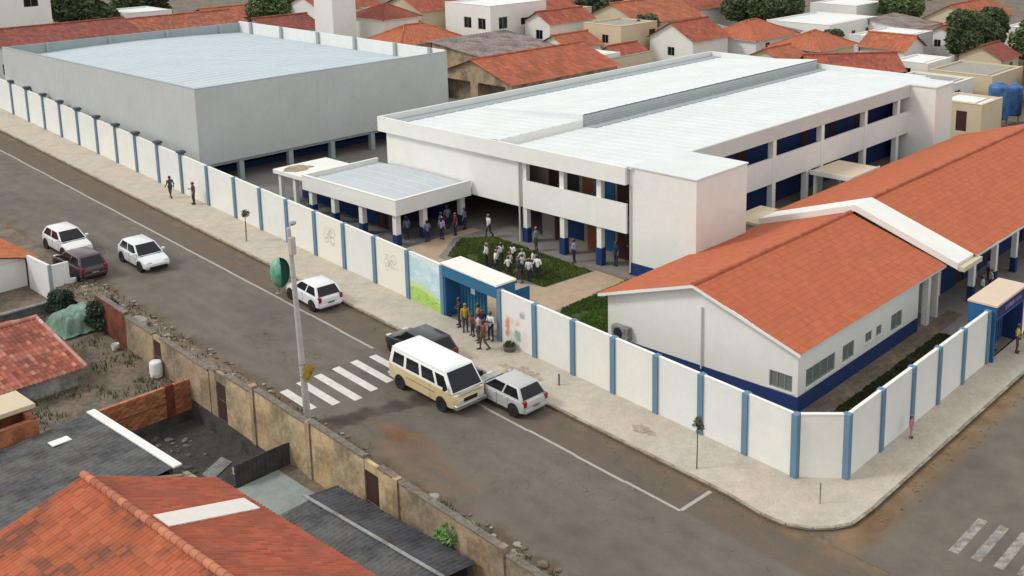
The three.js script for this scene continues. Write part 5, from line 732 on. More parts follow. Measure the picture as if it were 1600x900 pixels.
{ // yard walls between the lots
  const list = [['white yard wall running behind the barn roof', 55, 65.5, -66.2, 2.2, 'x', M.white], ['cream yard wall in front of the beige block', 55.5, 66, -60.5, 2.4, 'x', M.cream], ['pale wall along the lot behind the main school roof', 56.5, 70, -52.5, 2.5, 'x', M.white], ['grey lot wall behind the rear stair tower', 56.5, 69, -33.5, 2.2, 'x', M.whiteCool], ['tan lot wall by the beige house', 56, 64, -24.2, 2.2, 'x', M.tan]];
  for (const [l, a, b, c, h, ax, m] of list) { const t = thing('yard_wall', l, 'wall', [(a + b) / 2, gy((a + b) / 2, c) - 0.75, c]); local('panel', box(-(b - a) / 2, (b - a) / 2, -0.3, h + 0.75, -0.09, 0.09), m, t); local('coping', bev(-(b - a) / 2, (b - a) / 2, h + 0.752, h + 0.82, -0.13, 0.13, 0.015), M.concrete, t); }
  const w = thing('water_tank', 'tall blue water tank on a short stand at the right', 'tank', [72.2, gy(72, -20) - 0.75, -20]); local('drum', new THREE.LatheGeometry([[0, 1.1], [1.0, 1.1], [1.08, 1.25], [1.08, 2.6], [1.12, 2.7], [1.08, 2.8], [1.08, 4.3], [1.0, 4.5], [0.5, 4.75], [0, 4.8]].map((q) => new THREE.Vector2(...q)), 24), M.waterTank, w); local('lid', cyl(0.45, 0.42, 0.12, 0, 4.72, 0, 16), M.waterTank, w); for (const [x, z] of [[-0.7, -0.7], [0.7, -0.7], [-0.7, 0.7], [0.7, 0.7]]) local('leg', box(x - 0.1, x + 0.1, -0.2, 1.1, z - 0.1, z + 0.1), M.concrete, w);
  const v = copyOf(w, 'water_tank', 'pale blue tank cut off by the right edge', V3(75.3, gy(75, -19.5) - 0.75, -19.6), 0.3); v.scale.set(0.8, 0.9, 0.8);
}
// ---------------------------------------------------------------- trees and plants
function crown(sd, R, Hc, n, cols, leaf = 0.34) { // leaf clumps spread through uneven lobes
  seed = sd; const lobes = []; for (let i = 0; i < 13; i++) { const a = rr(0, 6.28), r = Math.sqrt(rnd()) * R * 0.62, y = rr(-0.38, 0.42) * Hc; lobes.push([Math.cos(a) * r, y, Math.sin(a) * r, R * rr(0.26, 0.5) * (1 - 0.35 * Math.abs(y) / Hc)]); }
  const pos = [], nor = [], col = []; const v = V3(), u = V3(), w = V3(), c = V3();
  for (let i = 0; i < n; i++) { const L = pick(lobes); v.set(rr(-1, 1), rr(-1, 1), rr(-1, 1)); if (v.lengthSq() > 1 || v.lengthSq() < 0.04) { i--; continue; } v.setLength(Math.pow(v.length(), 0.45)); c.set(L[0], L[1], L[2]).addScaledVector(v, L[3]); c.y *= 0.95;
    const s = leaf * rr(0.6, 1.35); u.set(rr(-1, 1), rr(-0.6, 0.6), rr(-1, 1)).normalize(); w.set(rr(-1, 1), rr(-0.9, 0.9), rr(-1, 1)).cross(u).normalize(); const q = pick(cols), f = rr(0.7, 1.3);
    const P = [c.clone().addScaledVector(u, -s), c.clone().addScaledVector(w, s * 0.42), c.clone().addScaledVector(u, s), c.clone().addScaledVector(w, -s * 0.42)]; const nn = V3().crossVectors(w, u); for (const k of [0, 1, 2, 0, 2, 3]) { pos.push(P[k].x, P[k].y, P[k].z); nor.push(nn.x, nn.y, nn.z); col.push(q[0] * f, q[1] * f, q[2] * f); } }
  const g = new THREE.BufferGeometry(); g.setAttribute('position', new THREE.Float32BufferAttribute(pos, 3)); g.setAttribute('normal', new THREE.Float32BufferAttribute(nor, 3)); g.setAttribute('color', new THREE.Float32BufferAttribute(col, 3)); return [g, lobes];
}
const leafMat = new THREE.MeshPhysicalMaterial({ vertexColors: true, roughness: 0.8, side: THREE.DoubleSide, transmission: 0.25, thickness: 0 });
function treeProto(sd, R, Hc, trunkH, cols, n, leaf) {
  const o = new THREE.Group(); const [g, lobes] = crown(sd, R, Hc, n, cols, leaf); g.translate(0, trunkH + Hc * 0.45, 0);
  const tr = [new THREE.CylinderGeometry(0.13 * R / 3, 0.24 * R / 3, trunkH + Hc * 0.2, 9).translate(0, (trunkH + Hc * 0.2) / 2 - 0.1, 0)];
  const limbs = lobes.slice(0, 6).map((L) => tube([V3(0, trunkH, 0), V3(L[0] * 0.4, trunkH + Hc * 0.25 + L[1] * 0.3, L[2] * 0.4), V3(L[0] * 0.9, trunkH + Hc * 0.45 + L[1] * 0.8, L[2] * 0.9)], 0.07 * R / 3, 6));
  const a = new THREE.Mesh(join(tr), M.bark); a.name = 'trunk'; o.add(a); for (const l of limbs) { const b = new THREE.Mesh(join(l), M.bark); b.name = 'limb'; a.add(b); } const c = new THREE.Mesh(g, leafMat); c.name = 'crown'; o.add(c); o.traverse((q) => { q.castShadow = q.receiveShadow = true; }); return o;
}
const DARKG = [[0.065, 0.10, 0.03], [0.08, 0.12, 0.04], [0.055, 0.085, 0.027], [0.10, 0.13, 0.045]], MIDG = [[0.10, 0.16, 0.04], [0.12, 0.18, 0.045], [0.08, 0.13, 0.035]], LIGHTG = [[0.22, 0.25, 0.06], [0.26, 0.29, 0.07], [0.18, 0.22, 0.05]], PLANTG = [[0.13, 0.30, 0.07], [0.18, 0.38, 0.10], [0.10, 0.22, 0.05], [0.25, 0.42, 0.15]];
const protoD = treeProto(401, 4, 5.5, 2.4, DARKG, 7000, 0.34), protoM = treeProto(402, 4, 6, 2.6, MIDG, 6500, 0.34), protoL = treeProto(403, 4, 6, 2.6, LIGHTG, 6000, 0.36), protoD2 = treeProto(404, 4.2, 5, 2, DARKG, 7000, 0.34);
const town = 'trees standing among the houses';
for (const [p, x, z, s, turn, lab] of [[protoD, 27.5, -124, 1.25, 0, 'dark tree beside the tall white block at the top left'], [protoM, 51, -117.5, 0.9, 1, 'green tree at the top edge above the hall roof'], [protoD2, 73.8, -69.2, 0.78, 2, 'dark round tree behind the beige block'], [protoD, 98, -68, 1.1, 0.7, 'dark tree at the top edge right of the large red roof'], [protoD2, 104, -66, 1.0, 3, 'second dark tree at the top edge, right of its twin'], [protoD, 88, -49.5, 0.62, 4, 'small dark tree between the orange hip roof and the white flats'], [protoD, 99.5, -34.5, 1.0, 1.6, 'broad dark tree in the clump at the upper right'], [protoD2, 107, -36.5, 1.05, 0.2, 'tallest dark tree of the clump at the upper right'], [protoM, 103, -27, 1.0, 5, 'rounded green tree at the right end of the clump'], [protoD, 113, -29, 1.0, 2.4, 'rear tree of the upper right clump'], [protoL, 128, -33, 1.15, 1, 'yellow green tree in the top right corner'], [protoM, 118, -54, 1.0, 2, 'green tree between the top right roofs'], [protoD2, 40, -134, 1.2, 2, 'dark tree at the very top behind the rust roof'], [protoM, 60, -130, 1.1, 0, 'far green tree above the white tower'], [protoD, 88, -88, 1.0, 5, 'far dark tree above the top-centre roof'], [protoM, 135, -60, 1.3, 3, 'far tree beyond the top right roofs']]) {
  const c = p.clone(); c.name = numbered('tree'); c.position.set(x, gy(x, z) - 0.8, z); c.rotation.y = turn; c.scale.setScalar(s); scene.add(c); meta(c, lab, 'tree', town);
}
{ // bushes and plants of the near yards
  const b1 = treeProto(411, 1.3, 2.3, 0.35, PLANTG, 2600, 0.16), b2 = treeProto(412, 1.1, 1.5, 0.25, [[0.03, 0.055, 0.025], [0.05, 0.09, 0.05], [0.025, 0.04, 0.02]], 1800, 0.15);
  for (const [p, x, z, s, lab] of [[b1, -12.9, -6.9, 0.8, 'bright green bush at the bottom edge beside the street wall'], [b2, -11.8, -37.2, 1.0, 'dark shrub growing by the pale green tarpaulin'], [b2, -12.4, -41.0, 0.8, 'dark shrub between the tarpaulin and the cement wall']]) { const c = p.clone(); c.name = numbered('bush'); c.position.set(x, yd(x, z) - 0.02, z); c.scale.setScalar(s); scene.add(c); meta(c, lab, 'bush'); }
  // weeds
  seed = 77; const bl = poly([[-0.02, 0, 0], [0.02, 0, 0], [0.05, 0.22, 0.05], [0, 0, -0.02], [0, 0, 0.02], [-0.06, 0.2, 0.02], [0.01, 0, 0], [-0.01, 0, 0.01], [0.02, 0.18, -0.08]], [[0, 1, 2], [3, 4, 5], [6, 7, 8]]), im = new THREE.InstancedMesh(bl, new THREE.MeshStandardMaterial({ roughness: 1, side: THREE.DoubleSide }), 2600), o = new THREE.Object3D(), c = new THREE.Color(); let n = 0;
  while (n < 2600) { let q; if (n < 1500) { const s = rr(-8, 46); if (fbm(s * 0.5, 3, 1, 3) < -0.05) { if (rnd() < 0.9) continue; } q = st(s, rr(-13.3, -11.5), 0.02); } else { const x = rr(-19, -11.5), z = rr(-41, -28); if (fbm(x * 0.5, z * 0.5, 8, 3) < 0.05) continue; q = V3(x, yd(x, z), z); } o.position.copy(q); o.rotation.set(0, rr(0, 6.3), 0); o.scale.setScalar(rr(0.5, 1.5)); o.updateMatrix(); im.setMatrixAt(n, o.matrix); im.setColorAt(n, c.setRGB(...pick([[0.09, 0.10, 0.03], [0.14, 0.12, 0.05], [0.06, 0.09, 0.025]]))); n++; }
  im.name = numbered('weeds'); im.castShadow = im.receiveShadow = true; scene.add(im); meta(im, 'sparse weeds along the verge and over the dirt yard', 'weeds', null, 'stuff');
}
// ---------------------------------------------------------------- vehicles (x forward, z across)
function loft(sections) { // sections: arrays of [x,y,z] rings of equal length, closed at both ends
  const n = sections[0].length, pos = [], idx = []; for (const s of sections) for (const p of s) pos.push(...p);
  for (let i = 0; i + 1 < sections.length; i++) for (let k = 0; k < n; k++) { const a = i * n + k, b = i * n + (k + 1) % n; idx.push(a, b, b + n, a, b + n, a + n); }
  const cap = (o, flip) => { for (let k = 1; k + 1 < n; k++) flip ? idx.push(o, o + k + 1, o + k) : idx.push(o, o + k, o + k + 1); }; cap(0, true); cap((sections.length - 1) * n, false);
  const g = new THREE.BufferGeometry(); g.setAttribute('position', new THREE.Float32BufferAttribute(pos, 3)); g.setIndex(idx); return toCreasedNormals(g.toNonIndexed(), 0.6);
}
const ring = (x, w, y0, y1, sh = 0.93) => [[x, y0, -w * 0.82], [x, y0 + 0.1, -w * 0.97], [x, mix(y0, y1, 0.55), -w], [x, y1 - 0.07, -w * 0.985], [x, y1 - 0.01, -w * sh], [x, y1 + 0.015, -w * 0.45], [x, y1 + 0.02, 0], [x, y1 + 0.015, w * 0.45], [x, y1 - 0.01, w * sh], [x, y1 - 0.07, w * 0.985], [x, mix(y0, y1, 0.55), w], [x, y0 + 0.1, w * 0.97], [x, y0, w * 0.82]];
function quadOff(a, b, c, d, off, inset) { // glass pane just outside a planar quad
  const A = [a, b, c, d].map((q) => V3(...q)), n = A[1].clone().sub(A[0]).cross(A[3].clone().sub(A[0])).normalize(), m = A.reduce((s, q) => s.add(q), V3()).multiplyScalar(0.25);
  const P = A.map((q) => q.clone().lerp(m, inset)), up = P.map((q) => q.clone().addScaledVector(n, off)), lo = P.map((q) => q.clone().addScaledVector(n, -0.02)); const pts = [...up, ...lo].map((q) => q.toArray());
  return poly(pts, [[0, 1, 2, 3], [0, 4, 5, 1], [1, 5, 6, 2], [2, 6, 7, 3], [3, 7, 4, 0]]);
}
function wheelAt(parent, x, z, r, w = 0.2) {
  const tyre = new THREE.LatheGeometry([[r * 0.55, -w / 2], [r * 0.9, -w / 2], [r, -w / 2 + 0.03], [r, w / 2 - 0.03], [r * 0.9, w / 2], [r * 0.55, w / 2], [r * 0.55, -w / 2]].map((q) => new THREE.Vector2(...q)), 22); tyre.rotateX(Math.PI / 2); tyre.translate(x, r, z); const t = local('wheel', tyre, M.rubber, parent);
  const rim = [cyl(r * 0.56, r * 0.56, w * 0.7, 0, -w * 0.35, 0, 18)]; for (let i = 0; i < 5; i++) { const s = box(-0.025, 0.025, -w * 0.4, w * 0.4, 0.02, r * 0.5); s.rotateY(i * 1.2566); rim.push(s); } rim.forEach((g) => { g.rotateX(Math.PI / 2); g.translate(x, r, z); }); local('rim', rim, M.rim, t); return t;
}
function carPaint(rgb) { const m = new THREE.MeshPhysicalMaterial({ roughness: 0.35, metalness: 0.05, clearcoat: 0.7, clearcoatRoughness: 0.08 }); m.color.setRGB(...rgb); return m; }
function makeCar(name, label, rgb, { L = 4.0, W = 1.68, H = 1.48, sedan = false, belt = 0.92 } = {}) {
  const t = thing(name, label, 'car'); const w = W / 2, hl = L / 2, pm = carPaint(rgb);
  const st0 = [[-hl, 0.86, 0.36, 0.74], [-hl + 0.05, 0.93, 0.26, 0.84], [-hl + 0.3, 0.98, 0.2, belt], [-hl + 1.0, 1, 0.18, belt], [0.1, 1, 0.18, belt - 0.01], [hl - 1.35, 1, 0.18, belt - 0.02], [hl - 1.0, 0.99, 0.19, belt - 0.06], [hl - 0.4, 0.96, 0.2, belt - 0.16], [hl - 0.12, 0.9, 0.24, belt - 0.24], [hl, 0.76, 0.34, belt - 0.36]];
  local('body', loft(st0.map(([x, k, a, b]) => ring(x, w * k, a, b))), pm, t);
  const xr0 = -hl + (sedan ? 0.75 : 0.12), xr1 = xr0 + (sedan ? 0.6 : 0.42), xf0 = hl - 1.02, xf1 = xf0 - 0.78, y0 = belt - 0.03, y1 = H - 0.07, wb = w * 0.95, wt = w * 0.76;
  const R0 = [[xr0, y0, -wb], [xf0, y0, -wb], [xf0, y0, wb], [xr0, y0, wb]], R1 = [[xr1, y1, -wt], [xf1, y1, -wt], [xf1, y1, wt], [xr1, y1, wt]], R2 = [[xr1 + 0.14, H, -wt + 0.12], [xf1 - 0.16, H, -wt + 0.12], [xf1 - 0.16, H, wt - 0.12], [xr1 + 0.14, H, wt - 0.12]];
  const pts = [...R0, ...R1, ...R2]; const f = []; for (const o of [0, 4]) for (let k = 0; k < 4; k++) { const a = o + k, b = o + (k + 1) % 4; f.push([a, a + 4, b + 4, b]); } f.push([8, 11, 10, 9]); local('cabin', toCreasedNormals(poly(pts, f), 0.9), pm, t);
  local('windscreen', quadOff(R0[1], R1[1], R1[2], R0[2], 0.008, 0.09), M.glass, t); local('rear_window', quadOff(R0[3], R1[3], R1[0], R0[0], 0.008, 0.14), M.glass, t);
  const mid = (a, b, k) => a.map((q, i) => mix(q, b[i], k));
  for (const s of [0, 1]) { const A = s ? R0[3] : R0[0], B = s ? R0[2] : R0[1], C = s ? R1[3] : R1[0], D = s ? R1[2] : R1[1]; for (const [k0, k1] of [[0.07, 0.47], [0.51, 0.95]]) { const a = mid(A, B, k0), b = mid(A, B, k1), c = mid(C, D, k0), d = mid(C, D, k1); const a2 = mid(a, c, 0.12), b2 = mid(b, d, 0.12), c2 = mid(a, c, 0.92), d2 = mid(b, d, 0.92); local('side_window', s ? quadOff(b2, d2, c2, a2, 0.006, 0.02) : quadOff(a2, c2, d2, b2, 0.006, 0.02), M.glass, t); } }
  for (const s of [-1, 1]) for (const x of [xf0 - 0.28, xf0 - 1.12, xf0 - 1.9]) if (x > -hl + 0.9) local('door_seam', box(x, x + 0.012, 0.3, belt - 0.05, s > 0 ? w - 0.004 : -w - 0.003, s > 0 ? w + 0.003 : -w + 0.004), M.black, t);
  local('bonnet_seam', box(hl - 0.98, hl - 0.965, belt - 0.062, belt - 0.032, -w * 0.8, w * 0.8), M.black, t); local('wiper', [box(xf0 - 0.08, xf0 - 0.06, y0 + 0.075, y0 + 0.095, -w * 0.55, 0.0), box(xf0 - 0.08, xf0 - 0.06, y0 + 0.075, y0 + 0.095, 0.1, w * 0.62)], M.black, t);
  const wr = 0.305, xa = hl - 0.78, xb = -hl + 0.68; for (const x of [xa, xb]) for (const s of [-1, 1]) { const arch = new THREE.CylinderGeometry(wr * 1.2, wr * 1.2, 0.1, 20, 1); arch.rotateX(Math.PI / 2); arch.translate(x, wr + 0.02, s * (w - 0.035)); local('wheel_arch', arch, M.black, t); wheelAt(t, x, s * (w - 0.08), wr); }
  for (const s of [-1, 1]) { local('headlight', bev(hl - 0.32, hl - 0.06, belt - 0.36, belt - 0.2, s * w * 0.62 - 0.14, s * w * 0.62 + 0.14, 0.03), M.lampWhite, t); local('tail_light', bev(-hl - 0.005, -hl + 0.22, 0.62, sedan ? 0.82 : 0.92, s * w * 0.8 - 0.09, s * w * 0.8 + 0.09, 0.02), M.lampRed, t); const mi = bev(xf0 - 0.28, xf0 - 0.12, y0 + 0.06, y0 + 0.2, s * (wb + 0.1) - 0.09, s * (wb + 0.1) + 0.09, 0.03); local('mirror', mi, pm, t); for (const x of [xf0 - 0.95, xf0 - 1.75]) local('door_handle', bev(x, x + 0.16, belt - 0.16, belt - 0.13, s * w - 0.02, s * w + 0.02, 0.005), pm, t); }
  local('front_bumper', bev(hl - 0.1, hl + 0.03, 0.27, 0.44, -w * 0.66, w * 0.66, 0.03), M.black, t); local('rear_bumper', bev(-hl - 0.05, -hl + 0.1, 0.33, 0.5, -w * 0.8, w * 0.8, 0.03), pm, t); local('number_plate', box(-hl - 0.062, -hl - 0.05, 0.52, 0.63, -0.2, 0.2), M.steel, t); local('sill', [box(xb + 0.4, xa - 0.4, 0.16, 0.24, -w * 0.99, -w * 0.9), box(xb + 0.4, xa - 0.4, 0.16, 0.24, w * 0.9, w * 0.99)], M.black, t);
  return t;
}
const DOWN = Math.atan2(-0.999056, -0.043445);      // heading down the street towards the corner
function park(t, s, p, up, skew = 0) { const v = st(s, p, 0.004); t.position.copy(v); t.rotation.order = 'YXZ'; t.rotation.set(0, (up ? DOWN + Math.PI : DOWN) + skew, (up ? 1 : -1) * Math.atan(K)); return t; }
park(makeCar('parked_car', 'white hatchback at the far left edge of the street', [0.72, 0.71, 0.70], { L: 3.9 }), 48.2, -10.6, false, 0.03);
park(makeCar('moving_car', 'white hatchback driving alone in the middle of the street', [0.70, 0.71, 0.71], { L: 3.9 }), 42.7, -8.25, false);
park(makeCar('parked_car', 'dark maroon car seen over the white yard wall', [0.045, 0.014, 0.025], { L: 4.1, H: 1.5 }), 44.0, -11.6, true, 0.04);
park(makeCar('parked_car', 'white hatchback parked at the school kerb beside the green booth', [0.74, 0.74, 0.76], { L: 3.8 }), 30.55, -4.0, true, -0.03);
park(makeCar('parked_car', 'black car half hidden behind the cream minibus', [0.012, 0.014, 0.018], { L: 4.3, H: 1.55, sedan: false }), 20.6, -3.95, true);
park(makeCar('parked_car', 'silver hatchback parked right behind the minibus', [0.46, 0.46, 0.45], { L: 3.95 }), 13.75, -4.05, true, 0.02);
{ // minibus: cream body, white roof
  const t = thing('minibus', 'cream and white minibus standing across the zebra crossing', 'minibus'); const L = 5.1, W = 1.92, H = 2.12, w = W / 2, hl = L / 2, cream = carPaint([0.68, 0.54, 0.30]), white = carPaint([0.82, 0.82, 0.80]), belt = 1.12;
  local('body', loft([[-hl, 0.93, 0.4, belt - 0.04], [-hl + 0.08, 0.98, 0.3, belt], [-hl + 0.8, 1, 0.26, belt], [hl - 0.9, 1, 0.26, belt], [hl - 0.35, 0.99, 0.28, belt - 0.02], [hl - 0.1, 0.95, 0.32, belt - 0.1], [hl, 0.86, 0.42, belt - 0.28]].map(([x, k, a, b]) => ring(x, w * k, a, b, 0.98))), cream, t);
  const y0 = belt - 0.02, y1 = H - 0.14, wb = w * 0.975, wt = w * 0.86, xr0 = -hl + 0.05, xr1 = -hl + 0.22, xf0 = hl - 0.22, xf1 = hl - 0.85;
  const R0 = [[xr0, y0, -wb], [xf0, y0, -wb], [xf0, y0, wb], [xr0, y0, wb]], R1 = [[xr1, y1, -wt], [xf1, y1, -wt], [xf1, y1, wt], [xr1, y1, wt]], R2 = [[xr1 + 0.1, H - 0.03, -wt + 0.12], [xf1 - 0.15, H - 0.03, -wt + 0.12], [xf1 - 0.15, H - 0.03, wt - 0.12], [xr1 + 0.1, H - 0.03, wt - 0.12]], R3 = [[xr1 + 0.4, H, -wt + 0.4], [xf1 - 0.4, H, -wt + 0.4], [xf1 - 0.4, H, wt - 0.4], [xr1 + 0.4, H, wt - 0.4]];
  const pts = [...R0, ...R1, ...R2, ...R3], f = []; for (const o of [0, 4, 8]) for (let k = 0; k < 4; k++) { const a = o + k, b = o + (k + 1) % 4; f.push([a, a + 4, b + 4, b]); } f.push([12, 15, 14, 13]); local('cabin', toCreasedNormals(poly(pts, f), 0.8), white, t);
  local('windscreen', quadOff(R0[1], R1[1], R1[2], R0[2], 0.008, 0.08), M.glass, t); local('rear_window', quadOff(R0[3], R1[3], R1[0], R0[0], 0.008, 0.16), M.glass, t);
  const mid = (a, b, k) => a.map((q, i) => mix(q, b[i], k));
  for (const s of [0, 1]) { const A = s ? R0[3] : R0[0], B = s ? R0[2] : R0[1], C = s ? R1[3] : R1[0], D = s ? R1[2] : R1[1]; for (const [k0, k1] of [[0.05, 0.24], [0.28, 0.5], [0.54, 0.75], [0.79, 0.95]]) { const a = mid(A, B, k0), b = mid(A, B, k1), c = mid(C, D, k0), d = mid(C, D, k1), a2 = mid(a, c, 0.14), b2 = mid(b, d, 0.14), c2 = mid(a, c, 0.78), d2 = mid(b, d, 0.78); local('side_window', s ? quadOff(b2, d2, c2, a2, 0.006, 0.015) : quadOff(a2, c2, d2, b2, 0.006, 0.015), M.glass, t); } }
  for (const x of [hl - 1.0, -hl + 0.95]) for (const s of [-1, 1]) { const arch = new THREE.CylinderGeometry(0.4, 0.4, 0.1, 20); arch.rotateX(Math.PI / 2); arch.translate(x, 0.36, s * (w - 0.04)); local('wheel_arch', arch, M.black, t); wheelAt(t, x, s * (w - 0.09), 0.33, 0.21); }
  local('front_bumper', bev(hl - 0.12, hl + 0.09, 0.36, 0.6, -w * 0.95, w * 0.95, 0.04), M.chrome, t); local('rear_bumper', bev(-hl - 0.1, -hl + 0.08, 0.38, 0.56, -w * 0.95, w * 0.95, 0.03), M.chrome, t); local('grille', bev(hl - 0.06, hl + 0.012, 0.62, 0.84, -w * 0.42, w * 0.42, 0.02), M.black, t); local('bonnet_trim', bev(hl - 0.2, hl - 0.02, 0.98, 1.06, -w * 0.7, w * 0.7, 0.02), M.chrome, t);
  for (const s of [-1, 1]) { local('headlight', bev(hl - 0.14, hl + 0.02, 0.64, 0.84, s * w * 0.68 - 0.15, s * w * 0.68 + 0.15, 0.03), M.lampWhite, t); local('indicator', bev(hl - 0.3, hl - 0.1, 0.64, 0.78, s * (w * 0.9) - 0.05, s * (w * 0.9) + 0.05, 0.02), M.lampAmber, t); local('tail_light', bev(-hl - 0.01, -hl + 0.1, 0.65, 1.05, s * w * 0.84 - 0.07, s * w * 0.84 + 0.07, 0.02), M.lampRed, t); local('mirror', bev(hl - 0.62, hl - 0.5, 1.25, 1.5, s * (w + 0.14) - 0.08, s * (w + 0.14) + 0.08, 0.02), M.black, t); local('side_trim', bev(-hl + 1.45, hl - 1.5, 0.78, 0.83, s * w - 0.015, s * w + 0.015, 0.004), M.tan, t); }
  local('door', bev(-0.5, 0.7, 0.42, 1.14, w - 0.012, w + 0.012, 0.004), cream, t); local('gutter', [box(xr1, xf1, y1 - 0.005, y1 + 0.02, -wt - 0.03, -wt), box(xr1, xf1, y1 - 0.005, y1 + 0.02, wt, wt + 0.03)], white, t); local('number_plate', box(hl + 0.09, hl + 0.1, 0.42, 0.54, -0.22, 0.22), M.steel, t);
  park(t, 16.75, -5.95, false, 0.01);
}
// ---------------------------------------------------------------- street furniture
{
  const q = st(18.6, -11.85), t = thing('lamp_post', 'tall pale concrete lamp post leaning by the zebra crossing', 'lamp post', [q.x, q.y, q.z]); t.rotation.set(0, 0, 0.036);
  local('pole', new THREE.CylinderGeometry(0.09, 0.165, 9.5, 16).translate(0, 4.65, 0), M.post, t); local('arm', tube([V3(0, 9.2, 0), V3(0.12, 9.42, -0.1), V3(0.3, 9.45, -0.25)], 0.04), M.steel, t); const h = local('lamp_head', new THREE.SphereGeometry(0.17, 14, 10).scale(1.5, 0.5, 0.9).rotateY(0.7).translate(0.45, 9.42, -0.36), M.steel, t); local('lens', new THREE.SphereGeometry(0.13, 12, 8).scale(1.3, 0.35, 0.8).rotateY(0.7).translate(0.45, 9.37, -0.36), M.lampWhite, h);
  local('control_box', bev(-0.13, 0.13, 8.2, 9.0, 0.08, 0.24, 0.02), M.post, t); local('band', [cyl(0.148, 0.146, 0.06, 0, 2.9, 0, 16), cyl(0.152, 0.151, 0.06, 0, 2.3, 0, 16)], M.steel, t);
  const s = local('sign_plate', (() => { const g = bev(-0.32, 0.32, -0.012, 0.012, -0.32, 0.32, 0.004); g.rotateX(Math.PI / 2); g.rotateZ(Math.PI / 4); g.rotateY(0.3); g.translate(0.12, 2.55, 0.24); return g; })(), M.yellow, t); s.userData.label = 'yellow diamond warning plate';
}
{ // egg-shaped booth
  const q = st(32.75, -4.75), t = thing('phone_booth', 'green egg-shaped booth hood at the kerb in front of a white hatchback', 'booth', [q.x, q.y, q.z]); t.rotation.y = 0.3; t.scale.set(1.0, 1.12, 1.0);
  const prof = []; for (let i = 0; i <= 16; i++) { const a = i / 16 * Math.PI; prof.push(new THREE.Vector2(Math.max(0.001, Math.sin(a) * 0.56 * (1 - 0.12 * Math.cos(a))), -Math.cos(a) * 0.72)); } const shell = new THREE.LatheGeometry(prof, 26, 0.75, Math.PI * 2 - 1.5); shell.scale(1, 1.15, 1); const inner = shell.clone(); inner.scale(0.93, 0.95, 0.93); inner.translate(0, 1.15, 0); shell.translate(0, 1.15, 0);
  const gm = M.green.clone(); gm.side = THREE.DoubleSide; local('hood', [shell], gm, t); local('lining', [inner], mat([0.06, 0.2, 0.15], { map: null, rough: 0.6, side: THREE.DoubleSide }), t); local('post', cyl(0.06, 0.06, 0.5, 0, 0, -0.2, 10), M.steel, t); local('handset_box', bev(-0.13, 0.13, 1.0, 1.5, -0.42, -0.28, 0.02), M.black, t); local('foot_plate', cyl(0.18, 0.18, 0.02, 0, 0, -0.2, 12), M.steel, t);
}
{ // saplings on the pavement and a short post
  const sap = (s, p, h, lab, sd, cols) => { const q = st(s, p, 0.14), t = thing('sapling', lab, 'sapling', [q.x, q.y, q.z], 0, 'saplings planted along the pavement'); const [g] = crown(sd, 0.34, 0.6, 260, cols, 0.075); g.translate(0.05, h - 0.25, 0); local('trunk', tube([V3(0, -0.02, 0), V3(0.02, h * 0.5, 0.01), V3(0.05, h - 0.2, 0)], 0.022, 6), M.bark, t); const c = new THREE.Mesh(g, leafMat); c.name = 'crown'; c.castShadow = c.receiveShadow = true; t.add(c); local('stake', box(0.07, 0.1, -0.02, h * 0.62, -0.05, -0.02), M.tan, t); };
  sap(3.35, -2.45, 2.3, 'thin sapling on the pavement near the corner end of the parking line', 501, [[0.08, 0.1, 0.05], [0.14, 0.11, 0.12], [0.06, 0.09, 0.04]]); sap(41.8, -1.9, 2.1, 'thin sapling on the pavement near the grey hall', 502, [[0.1, 0.1, 0.06], [0.14, 0.12, 0.09]]);
  const q = st(-1.9, -0.9, 0.14), b = thing('post', 'thin steel post standing on the rounded pavement corner', 'post', [q.x, q.y, q.z]); local('pole', cyl(0.03, 0.03, 0.9, 0, 0, 0, 8), M.steel, b); local('cap', new THREE.SphereGeometry(0.04, 8, 6).translate(0, 0.9, 0), M.steel, b);
  const q2 = st(13.0, -1.3, 0.14), b2 = thing('post', 'short dark post on the pavement beside the silver hatchback', 'post', [q2.x, q2.y, q2.z]); local('pole', cyl(0.05, 0.045, 0.55, 0, 0, 0, 10), M.concreteDark, b2); local('cap', new THREE.SphereGeometry(0.055, 8, 6).translate(0, 0.55, 0), M.concreteDark, b2);
  const q3 = st(17.6, -0.45, 0.14), b3 = thing('planter', 'low dark planter against the wall beside the painted panel', 'planter', [q3.x, q3.y, q3.z]); local('tub', new THREE.LatheGeometry([[0, 0], [0.28, 0], [0.36, 0.3], [0.33, 0.3], [0.3, 0.24], [0, 0.24]].map((k) => new THREE.Vector2(...k)), 16), M.concreteDark, b3); { const [g] = crown(505, 0.34, 0.3, 240, DARKG, 0.08); g.translate(0, 0.36, 0); const c = new THREE.Mesh(g, leafMat); c.name = 'foliage'; c.castShadow = true; b3.add(c); }
}
